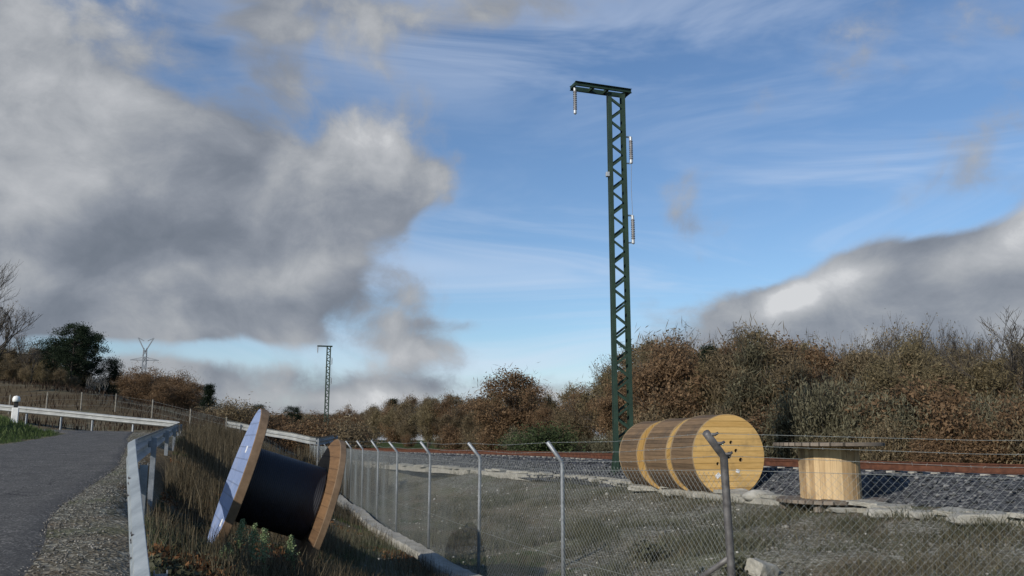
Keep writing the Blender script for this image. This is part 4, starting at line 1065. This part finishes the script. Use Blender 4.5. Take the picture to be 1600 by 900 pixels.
def make_shrub(seed, mat_, H=2.2, Wd=2.6, leaves=7500, leaf=.035, up=.9, name='shrub', stems=26):
    rng = random.Random(seed); nr = np.random.RandomState(seed); root = empty(name, (0, 0, 0)); st = MB(); tp = []
    for i in range(stems):
        a = rng.uniform(0, 6.28); r_ = rng.uniform(.1, 1)*Wd/2; h = H*rng.uniform(.55, 1)*(1-.35*(r_/(Wd/2))**2); b = Vector((math.cos(a)*r_*.3, math.sin(a)*r_*.3, -.1)); t_ = Vector((math.cos(a)*r_, math.sin(a)*r_, h))
        mid = b.lerp(t_, .5)+Vector((0, 0, h*.12)); st.tube([b, mid, t_], [.02, .014, .005], 4, cap=False); tp += [b.lerp(mid, .7), mid, mid.lerp(t_, .5), t_]
    st.build('stems', M_bark, root); tp = np.array([t[:] for t in tp]); ci = nr.choice(len(tp), leaves); C = tp[ci]+nr.randn(leaves, 3)*np.array([.17, .17, .2])*Wd/2.6; C[:, 2] = np.clip(C[:, 2], .03, None)
    V, Q_ = quads(C, leaf, 1.9+2.2*up, nr, up); link('foliage', fast_mesh('foliage', V, Q_), mat_, root); return root

protos = {}
protos['rust'] = [make_tree('rust', 101+i, 7, 5.4, M_rustleaf, leaves=11000, leaf=.10, twigs=2400, name='oak_tree') for i in range(3)]
protos['brown'] = [make_tree('brown', 201+i, 7, 4.8, M_brown, leaves=8500, leaf=.10, twigs=4200, name='brown_tree') for i in range(3)]
protos['olive'] = [make_tree('olive', 301+i, 7, 4.6, M_olive, leaves=9500, leaf=.10, twigs=3600, name='olive_brown_tree') for i in range(3)]
protos['ggreen'] = [make_tree('ggreen', 401+i, 7, 4.4, M_ggreen, leaves=6500, leaf=.10, twigs=4600, name='grey_green_tree') for i in range(2)]
protos['bare'] = [make_bare(501+i, 8, 4, M_bark, 500, leafm=M_brown) for i in range(2)]
protos['bigbare'] = [make_bare(521, 9, 5, M_bark, 0)]
protos['pale'] = [make_bare(531, 6, 3, M_palebark, 0, name='bare_sapling')]
protos['pine'] = [make_pine(601), make_pine(602, 9, 6.2)]
protos['conifer'] = [make_pine(611, 8, 4.4, cone=True, name='conifer')]
protos['shrub_g'] = [make_shrub(701+i, M_ggreen) for i in range(2)]
protos['shrub_i'] = [make_shrub(711, M_ivy, 1.6, 3.2, 8000, .05, .1)]
protos['shrub_r'] = [make_shrub(721, M_rustleaf, 2.0, 2.8, 8500, .045, .2), make_shrub(722, M_brown, 2.1, 2.8, 6500, .035, .8)]
used = set(); PH = {'rust': 7, 'brown': 7, 'olive': 7, 'ggreen': 7, 'bare': 9.2, 'bigbare': 11, 'pale': 6.3, 'pine': 9.3, 'conifer': 8.2, 'shrub_g': 2.3, 'shrub_i': 1.7, 'shrub_r': 2.2}
for k_, lst in protos.items():
    for o in lst:     # true height of each prototype, from its meshes
        o['h'] = max(float(np.percentile([v.co.z for v in ch.data.vertices], 98.5)) for ch in o.children)
CATS = dict(rust='tree', brown='tree', olive='tree', ggreen='tree', bare='tree', bigbare='tree', pale='tree', pine='tree', conifer='tree', shrub_g='shrub', shrub_i='shrub', shrub_r='shrub')
HH = {o.name: o['h'] for lst in protos.values() for o in lst}
for lst in protos.values():
    for o in lst: del o['h']
def plant(kind, px, d, top_y=None, height=None, wide=1.0, label='', group=None, which=None):
    lst = protos[kind]; p = lst[rnd.randrange(len(lst)) if which is None else which]
    b = at(px, 688, d); g = g1(b.x, b.y)
    if top_y is not None: height = max(.8, at(px, top_y, d).z-g)
    h0 = HH[p.name] if p.name in HH else HH[p['src']]
    if p.name not in used: o = p; used.add(p.name)
    else: o = copy_tree(p)
    s_ = height/h0; o.location = (b.x, b.y, g-.05); o.scale = (s_*wide, s_*wide, s_); o.rotation_euler = (0, 0, rnd.uniform(0, 6.28))
    tag(o, label, CATS[kind], group); return o
def plant_copy(kind, *a, **k): return plant(kind, *a, **k)

# ---- the wood beyond the railway
TOP = [(500, 655), (540, 652), (560, 645), (600, 632), (640, 624), (700, 618), (740, 626), (765, 604), (830, 604), (850, 612), (880, 604), (920, 598), (950, 588), (975, 562), (1000, 548), (1040, 534), (1070, 540), (1097, 556), (1130, 540),
       (1160, 522), (1185, 514), (1210, 528), (1260, 542), (1300, 553), (1340, 556), (1400, 545), (1440, 540), (1500, 546), (1560, 542), (1700, 540)]
EDGE = [(500, 235), (540, 185), (600, 140), (660, 112), (720, 95), (800, 79), (880, 67), (960, 58), (1050, 51), (1200, 45), (1400, 41), (1600, 39), (1760, 37)]
def topy(px): return float(np.interp(px, *zip(*TOP)))
def edged(px): return float(np.interp(px, *zip(*EDGE)))
GL = {'rust': ('rust leaved oak in the wood beyond the railway', 'rust leaved oaks in the wood beyond the railway'),
      'brown': ('brown twiggy tree in the wood beyond the railway', 'brown twiggy trees in the wood beyond the railway'),
      'olive': ('olive brown tree in the wood beyond the railway', 'olive brown trees in the wood beyond the railway'),
      'ggreen': ('grey green twiggy tree in the wood beyond the railway', 'grey green trees in the wood beyond the railway'),
      'bare': ('bare crowned tree rising out of the wood beyond the railway', 'bare crowned trees in the wood beyond the railway')}
def kind_at(px):
    if px < 760: return rnd.choice(['rust', 'brown', 'olive', 'olive', 'brown'])
    if px < 960: return rnd.choice(['olive', 'brown', 'olive', 'rust'])
    if px < 1100: return rnd.choice(['rust', 'brown', 'brown', 'olive'])
    if px < 1300: return rnd.choice(['brown', 'olive', 'brown', 'ggreen', 'rust'])
    return rnd.choice(['brown', 'olive', 'brown', 'ggreen', 'brown', 'olive', 'bare', 'rust'])
for row in range(3):
    px = 1740.0+row*20
    while px > 505:
        d = edged(px)+row*(3.2+edged(px)*.035)+rnd.uniform(-1, 1); step = (2.7 if row < 2 else 3.0)*F/d*(.95 if px > 900 else 1.05)
        ty_ = topy(px)+({0: 20, 1: 4, 2: -3}[row])*min(1, 60/d)+rnd.uniform(-5, 9)*min(1, 60/d)
        kd = kind_at(px); plant(kd, px, d, ty_, wide=rnd.uniform(.85, 1.15), label=GL[kd][0], group=GL[kd][1])
        px -= step*rnd.uniform(.8, 1.15)
plant('rust', 798, 76, 584, wide=1.25, label='large rust brown oak standing out left of the tall mast', group=None, which=1)
plant('rust', 1042, 50, 530, wide=1.1, label='tall rust oak just right of the tall mast', which=0)
plant('brown', 1180, 46, 510, wide=.95, label='tallest brown tree above the yellow faced reel', which=0)
plant('conifer', 1112, 50, 545, wide=.7, label='dark narrow conifer in the wood between two brown trees')
plant('conifer', 613, 150, 625, wide=1.1, label='small dark conifer on the skyline at the left end of the wood')
for px, ty_, d in ((1432, 500, 50), (1385, 516, 52), (1462, 510, 54), (1510, 526, 50), (1345, 540, 52), (1550, 516, 52), (1290, 534, 54), (1405, 508, 56), (1490, 520, 55), (1240, 528, 56), (1060, 530, 62), (1130, 535, 60)):
    plant('bare', px, d, ty_, wide=.75, label=GL['bare'][0], group=GL['bare'][1])
plant('bigbare', 1606, 40, 458, wide=1.15, label='large bare tree reaching in at the right edge of the photo', which=0)
plant('bare', 968, 66, 560, wide=.9, label=GL['bare'][0], group=GL['bare'][1])
# undergrowth at the foot of the wood
for px in np.arange(1730, 560, -34):
    d = edged(px)-rnd.uniform(3.0, 6.0); kd = rnd.choice(['shrub_g', 'shrub_r', 'shrub_g', 'shrub_r', 'shrub_r', 'shrub_r'] if px > 1150 else ['shrub_r', 'shrub_r', 'shrub_g'])
    lb = {'shrub_g': ('grey green thicket bush at the foot of the wood', 'grey green bushes at the foot of the wood'), 'shrub_i': ('low dark green bush at the foot of the wood', 'dark green bushes at the foot of the wood'), 'shrub_r': ('brown leaved bush at the foot of the wood', 'brown bushes at the foot of the wood')}[kd]
    plant(kd, px+rnd.uniform(-12, 12), d, height=rnd.uniform(1.3, 3.0) if kd != 'shrub_i' else rnd.uniform(1.0, 1.7), wide=rnd.uniform(.9, 1.4), label=lb[0], group=lb[1])
for px, h in ((1290, 3.8), (1395, 3.2), (1262, 3.0), (1590, 3.0)):
    plant('shrub_g', px, edged(px)-3.5, height=h, wide=.8, label='grey green thicket bush at the foot of the wood', group='grey green bushes at the foot of the wood')
for px, h in ((1420, 3.4), (1460, 3.0), (1500, 3.4)):
    plant('shrub_r', px, edged(px)-3, height=h, wide=1.1, label='orange brown bush glowing at the foot of the wood on the right', group='orange brown bushes on the right', which=0)
plant('shrub_i', 848, 58, height=2.2, wide=1.3, label='round dark green bush by the rails left of the tall mast')

# ---- trees on the left
plant('bigbare', -40, 50, 428, wide=1.15, label='tall bare tree cut by the left edge of the photo', which=0)
for px, ty_, d in ((-22, 470, 56), (40, 535, 60), (20, 520, 64)):
    plant('bare', px, d, ty_, wide=.9, label='bare tree in the dark copse at the left edge', group='bare trees in the copse at the left edge')
for px, ty_, d, kd in ((10, 560, 60, 'brown'), (50, 566, 62, 'olive'), (-25, 545, 58, 'brown'), (75, 572, 66, 'olive'), (120, 580, 70, 'brown'), (30, 568, 57, 'brown'), (150, 592, 74, 'brown'), (-5, 560, 66, 'olive'), (62, 562, 70, 'brown'), (95, 570, 72, 'olive'), (45, 556, 72, 'brown'), (5, 548, 62, 'brown'), (28, 552, 66, 'olive'), (84, 575, 60, 'brown'), (58, 578, 59, 'olive'), (108, 588, 61, 'brown'), (-15, 540, 63, 'olive')):
    plant(kd, px, d, ty_, wide=1.1, label='dull brown undergrowth tree in the copse on the left hill', group='dull brown trees in the copse on the left')
plant('pine', 102, 64, 506, wide=.85, label='large dark pine with spreading crown on the left hill', which=0)
plant('pine', 72, 67, 530, wide=1.15, label='broad dark pine left of the taller pine', which=1)
plant('pine', 124, 70, 516, wide=.8, label='slim dark pine leaning out right of the tallest pine', which=0)
plant('pine', 163, 72, 561, wide=.6, label='small lone conifer between the pines and the rust trees')
plant('pine', 48, 71, 546, wide=1.1, label='low dark pine at the left end of the pine group', which=1)
plant('pine', 90, 74, 540, wide=1.2, label='dark pine filling the gap behind the tallest pine', which=0)
for px, ty_ in ((132, 583), (141, 590), (149, 584), (157, 588)):
    plant('pale', px, 62, ty_, wide=.6, label='thin pale bare sapling right of the pines', group='pale saplings right of the pines')
for px, ty_, d in ((178, 588, 104), (203, 583, 110), (232, 584, 106), (256, 592, 112), (276, 589, 104), (296, 602, 110), (168, 600, 98), (190, 590, 99), (218, 590, 98), (248, 600, 96), (288, 606, 98), (308, 622, 104)):
    plant('rust', px, d, ty_-3, wide=1.3, which=(int(px)//7) % 2+1, label='round rust brown tree in the clump below the pylon', group='rust brown trees below the pylon')
plant('conifer', 322, 86, 602, wide=1.0, label='dark conifer standing alone above the end of the guard rail')
for px, ty_, d in ((345, 628, 95), (362, 634, 100), (380, 640, 105), (338, 640, 90), (400, 644, 120)):
    plant('brown', px, d, ty_, wide=1.3, label='dark brown tree behind the tilted reel', group='dark brown trees behind the tilted reel')
for px, ty_, d in ((398, 633, 150), (456, 636, 160)):
    plant('pine', px, d, ty_, wide=.8, label='small far pine on the skyline behind the tilted reel', group='far pines on the skyline')
for i, px in enumerate(np.arange(385, 580, 8)):
    d = 190+rnd.uniform(-15, 30); kd = rnd.choice(['rust', 'brown', 'olive', 'brown'])
    plant(kd, px, d, 648+rnd.uniform(-3, 4), wide=1.5, label='far tree closing the view down the railway', group='far trees closing the valley')
plant('rust', 542, 150, 637, wide=.9, label='rust tree on the skyline right of the distant mast')
for i, px in enumerate(np.arange(310, 560, 16)):
    plant('shrub_r', px, 62+rnd.uniform(0, 25), height=rnd.uniform(1.6, 3), wide=1.6, label='brown bush on the low ground behind the tilted reel', group='brown bushes behind the tilted reel')
for lst in protos.values():       # prototypes the photo has no place for
    for o in lst:
        if o.name not in used:
            for ch in list(o.children): bpy.data.objects.remove(ch)
            bpy.data.objects.remove(o)

# ------------------------------------------------------------------ grass and weeds
def blades(name, P_, H_, wd, material, lean=.35, seg=2, **t):
    k = len(P_); nr = np.random.RandomState(k); P_ = np.asarray(P_, float); H_ = np.asarray(H_, float)
    a = nr.rand(k)*6.28; side = np.stack([np.cos(a), np.sin(a), np.zeros(k)], -1)*wd*nr.uniform(.6, 1.4, (k, 1)); b = nr.rand(k)*6.28; ln = np.stack([np.cos(b), np.sin(b), np.zeros(k)], -1)*(nr.rand(k)*lean)[:, None]*H_[:, None]
    up = np.array([0, 0, 1])*H_[:, None]
    v0, v1 = P_-side, P_+side; m_ = P_+up*.55+ln*.35; v2, v3 = m_-side*.75, m_+side*.75; tp = P_+up*.98+ln; v4, v5 = tp-side*.12, tp+side*.12
    V = np.stack([v0, v1, v3, v2, v5, v4], 1).reshape(-1, 3); base_ = (np.arange(k)*6)[:, None]
    Q_ = np.concatenate([base_+np.array([0, 1, 2, 3]), base_+np.array([3, 2, 4, 5])], 1).reshape(-1, 4)
    return tag(link(name, fast_mesh(name, V, Q_), material), **t)
def clumpy(n_, xr, yr, dens_fn, seed):
    nr = np.random.RandomState(seed); out = np.zeros((0, 2))
    while len(out) < n_:
        q = np.stack([nr.uniform(*xr, 40000), nr.uniform(*yr, 40000)], -1); keep = nr.rand(len(q)) < dens_fn(q[:, 0], q[:, 1]); out = np.concatenate([out, q[keep]])
    return out[:n_]
def xfence(y): return np.interp(y, fpl[:, 1], fpl[:, 0])
def xrail(y): return np.interp(y, [3, 5, 10.5, 24, 38], [-1.6, -2.1, -4.5, -9.35, -14.3])
def bank(x, y):      # between guard rail and ditch kerb
    t = (x-xrail(y))/(xfence(y)-xrail(y)); return (t > .03) & (x < xfence(y)-.62) & (y > 4)
cl_n = lambda x, y, s, sd: vnoise(x*s, y*s, sd)
q = clumpy(34000, (-15, 2), (5, 42), lambda x, y: bank(x, y)*np.clip(cl_n(x, y, .9, 21)*1.5-.35, 0, 1)*np.clip((x-xrail(y)-.2)/1.3+np.clip((y-8)/4, 0, 1), .06, 1)*np.clip(14/np.maximum(y, 6), .25, 1)*np.where((x+4.4)**2/4+(y-12)**2/6 < 1, .6, 1), 31)
hh = rs.uniform(.12, .42, len(q))*(1+.8*ell(q[:, 0], q[:, 1], -10.5, 32, 2.5, 9))
blades('dry_grass', np.c_[q, gz(*q.T)-.02], hh, .0045, M_dry, .5, kind='stuff')
q = clumpy(30000, (-15, 2), (4.5, 40), lambda x, y: bank(x, y)*np.clip(cl_n(x, y, .7, 51)*1.5-.5+.4*ell(x, y, -2.6, 9.5, 2, 3.5), 0, 1)*np.clip(14/np.maximum(y, 6), .25, 1), 32)
blades('green_grass', np.c_[q, gz(*q.T)-.02], rs.uniform(.04, .13, len(q)), .005, M_grassg, .7, kind='stuff')
# tall dry stalks along the crest behind the guard rail
q = clumpy(9000, (-14, -5), (15, 40), lambda x, y: (x > xrail(y)+.25)*np.exp(-((x-xrail(y)-1.8)/1.3)**2)*np.clip(cl_n(x, y, .8, 61)*1.6-.3, 0, 1), 33)
blades('tall_dry_grass', np.c_[q, gz(*q.T)-.02], rs.uniform(.35, .95, len(q)), .006, M_dry, .3, kind='stuff')
q = clumpy(5200, (-3.4, .4), (8.5, 18), lambda x, y: bank(x, y)*(x > xfence(y)-2.6)*(x < xfence(y)-.75)*(.15+.85*cl_n(x, y, 1.3, 65)), 44)
blades('ditch_weeds', np.c_[q, gz(*q.T)-.02], rs.uniform(.06, .34, len(q)), .004, M_weed, .5, kind='stuff')
q = clumpy(9000, (-6, -1.5), (7.5, 14), lambda x, y: bank(x, y)*np.exp(-((x+3.2)/1.3)**2-((y-10.6)/1.8)**2), 45)
blades('dark_grass', np.c_[q, gz(*q.T)-.02], rs.uniform(.05, .20, len(q)), .005, M_weed, .6, kind='stuff')
# fallen leaves
q = clumpy(11000, (-8, 0), (5, 20), lambda x, y: bank(x, y)*np.clip(cl_n(x, y, 1.1, 71)*2-.9, 0, 1), 34)
V, Q_ = quads(np.c_[q, gz(*q.T)+.015], .045, 1.3, rs); tag(link('fallen_leaves', fast_mesh('fallen_leaves', V, Q_), M_russet), kind='stuff')
q = clumpy(15000, (-7, -.5), (4, 15), lambda x, y: bank(x, y)*np.clip(cl_n(x, y, 1.6, 77)*1.8-.45, 0, 1)*np.exp(-((x-xrail(y)-.9)/1.1)**2), 46)
V, Q_ = quads(np.c_[q, gz(*q.T)+rs.uniform(0, .09, len(q))], .042, 1.5, rs); tag(link('leafy_ground_cover', fast_mesh('leafy_ground_cover', V, Q_), M_weed), kind='stuff')
q = clumpy(6500, (-7, -.5), (4, 14), lambda x, y: bank(x, y)*np.clip(cl_n(x, y, 1.3, 79)*2-.8, 0, 1)*np.exp(-((x-xrail(y)-1.1)/1.2)**2), 47)
V, Q_ = quads(np.c_[q, gz(*q.T)+rs.uniform(.0, .07, len(q))], .06, 1.3, rs); tag(link('fallen_leaves', fast_mesh('fallen_leaves', V, Q_), M_russet), kind='stuff')
# sparse weeds on the stony bank inside the fence
def inside(x, y): return (x > xfence(y)+.1)*(y > 8.2)
def xtr(y): ta = np.array(TROUGH); return np.interp(y, ta[:, 1], ta[:, 0])
q = clumpy(30000, (-6, 13), (8.5, 44), lambda x, y: inside(x, y)*(x < xtr(y)-.2)*(np.clip(cl_n(x, y, 1.2, 81)*2.2-1.15, 0, 1)+.05)*np.clip(13/y, .2, 1), 35)
blades('weeds', np.c_[q, gz(*q.T)-.015], rs.uniform(.03, .20, len(q))*(.4+1.4*cl_n(q[:, 0], q[:, 1], .5, 5)), .006, M_weed, 1.0, kind='stuff')
q = clumpy(11000, (-6, 13), (8.5, 44), lambda x, y: inside(x, y)*(x < xtr(y)-.2)*(np.clip(cl_n(x, y, .8, 91)*2.2-1.25, 0, 1)+.02)*np.clip(13/y, .2, 1), 36)
blades('dry_weeds', np.c_[q, gz(*q.T)-.015], rs.uniform(.04, .26, len(q)), .005, M_straw, 1.0, kind='stuff')
# green verge left of the road, and rough growth on the hill
q = clumpy(22000, (-36, -13), (18, 37), lambda x, y: (~inpoly(x, y, roadpoly))*(x < -.6*y+4)*ell(x, y, -20, 28, 7, 6), 37)
blades('verge_grass', np.c_[q, gz(*q.T)-.02], rs.uniform(.06, .2, len(q)), .012, M_grassg, .6, kind='stuff')
q = clumpy(16000, (-60, -8), (41, 72), lambda x, y: np.clip(cl_n(x, y, .35, 41)*1.6-.25, 0, 1), 38)
blades('hill_grass', np.c_[q, gz(*q.T)-.02], rs.uniform(.15, .5, len(q)), .02, M_hill, .6, kind='stuff')
q = clumpy(14000, (-10, 40), (14, 62), lambda x, y: (segdist(x, y, [tuple(c) for c in rc[::3]]) > 5.6)*(x > xtr(y)+5)*np.clip(cl_n(x, y, .5, 43)*1.6-.2, 0, 1), 39)
blades('field_grass', np.c_[q, gz(*q.T)-.02], rs.uniform(.15, .55, len(q)), .014, M_ivy, .5, kind='stuff')

# weed plants with pale spikes in front of the tilted reel
def spike_plant(px, py, d, h, label, s_=1):
    b = at(px, py, d); g = g1(b.x, b.y); root = empty('weed_plant', (b.x, b.y, g), 0, label, 'plant', 'pale spiked weeds before the tilted reel'); nr = np.random.RandomState(int(px))
    st = MB(); tip = Vector((nr.randn()*.03, nr.randn()*.03, h)); st.tube([Vector((0, 0, -.05)), Vector((0, .01, h*.5)), tip], [.007, .006, .003], 5); st.build('stem', M_spike, root)
    k = 420; t = nr.rand(k)**.8; C = np.outer(.42+.58*t, np.array(tip[:])); r_ = (.045*(1-t)+.012); C += nr.randn(k, 3)*r_[:, None]*np.array([.8, .8, .4])
    V, Q_ = quads(C, .013*s_, 1.8, nr, .4); V2, Q2 = quads(np.c_[nr.randn(18, 2)*.02, nr.rand(18)*h*.5], .03, 3.4, nr, .3)
    link('foliage', fast_mesh('foliage', np.concatenate([V, V2]), np.concatenate([Q_, Q2+k*4])), M_spike, root)
for px, py, d, topy_, lb in ((413, 893, 9.2, 826, 'tallest pale green spiked weed before the tilted reel'), (391, 880, 9.6, 818, 'pale green weed spike just left of the tallest one'), (371, 868, 10.2, 812, 'pale weed spike against the dark underside of the blue white flange'),
                             (456, 882, 9.8, 836, 'thin pale weed right of the tallest spike'), (352, 885, 9.4, 850, 'short pale weed near the foot of the blue white flange')):
    b = at(px, py, d); h = at(px, topy_, d).z-g1(b.x, b.y); spike_plant(px, py, d, h, lb)
# low bushes by the ditch and inside the fence
for i, (x, y, h, wd, m_, lb) in enumerate(((3.4, 13.2, .24, .7, M_weed, 'flat green weed clump on the stony bank left of the corner post'), (6.9, 10.6, .3, 1.1, M_weed, 'low green weed patch on the bank at the lower right'),
                                      (4.6, 10.3, .26, .8, M_weed, 'low green weed clump right of the corner post'), (2.3, 15.4, .28, .7, M_weed, 'small green weed clump in the middle of the stony bank'))):
    o = make_shrub(900+i, m_, h, wd, 900, .035, .3, name='bush', stems=18); o.location = (x, y, g1(x, y)); tag(o, lb, 'bush')
# reedy dry stems between the fence and the distant mast
q = clumpy(2600, (-14, -5), (30, 60), lambda x, y: (np.abs(x-xfence(y)-.6) < 1.6)*1.0, 40)
blades('reeds', np.c_[q, gz(*q.T)-.02], rs.uniform(.7, 1.6, len(q)), .012, M_dry, .2, kind='stuff')
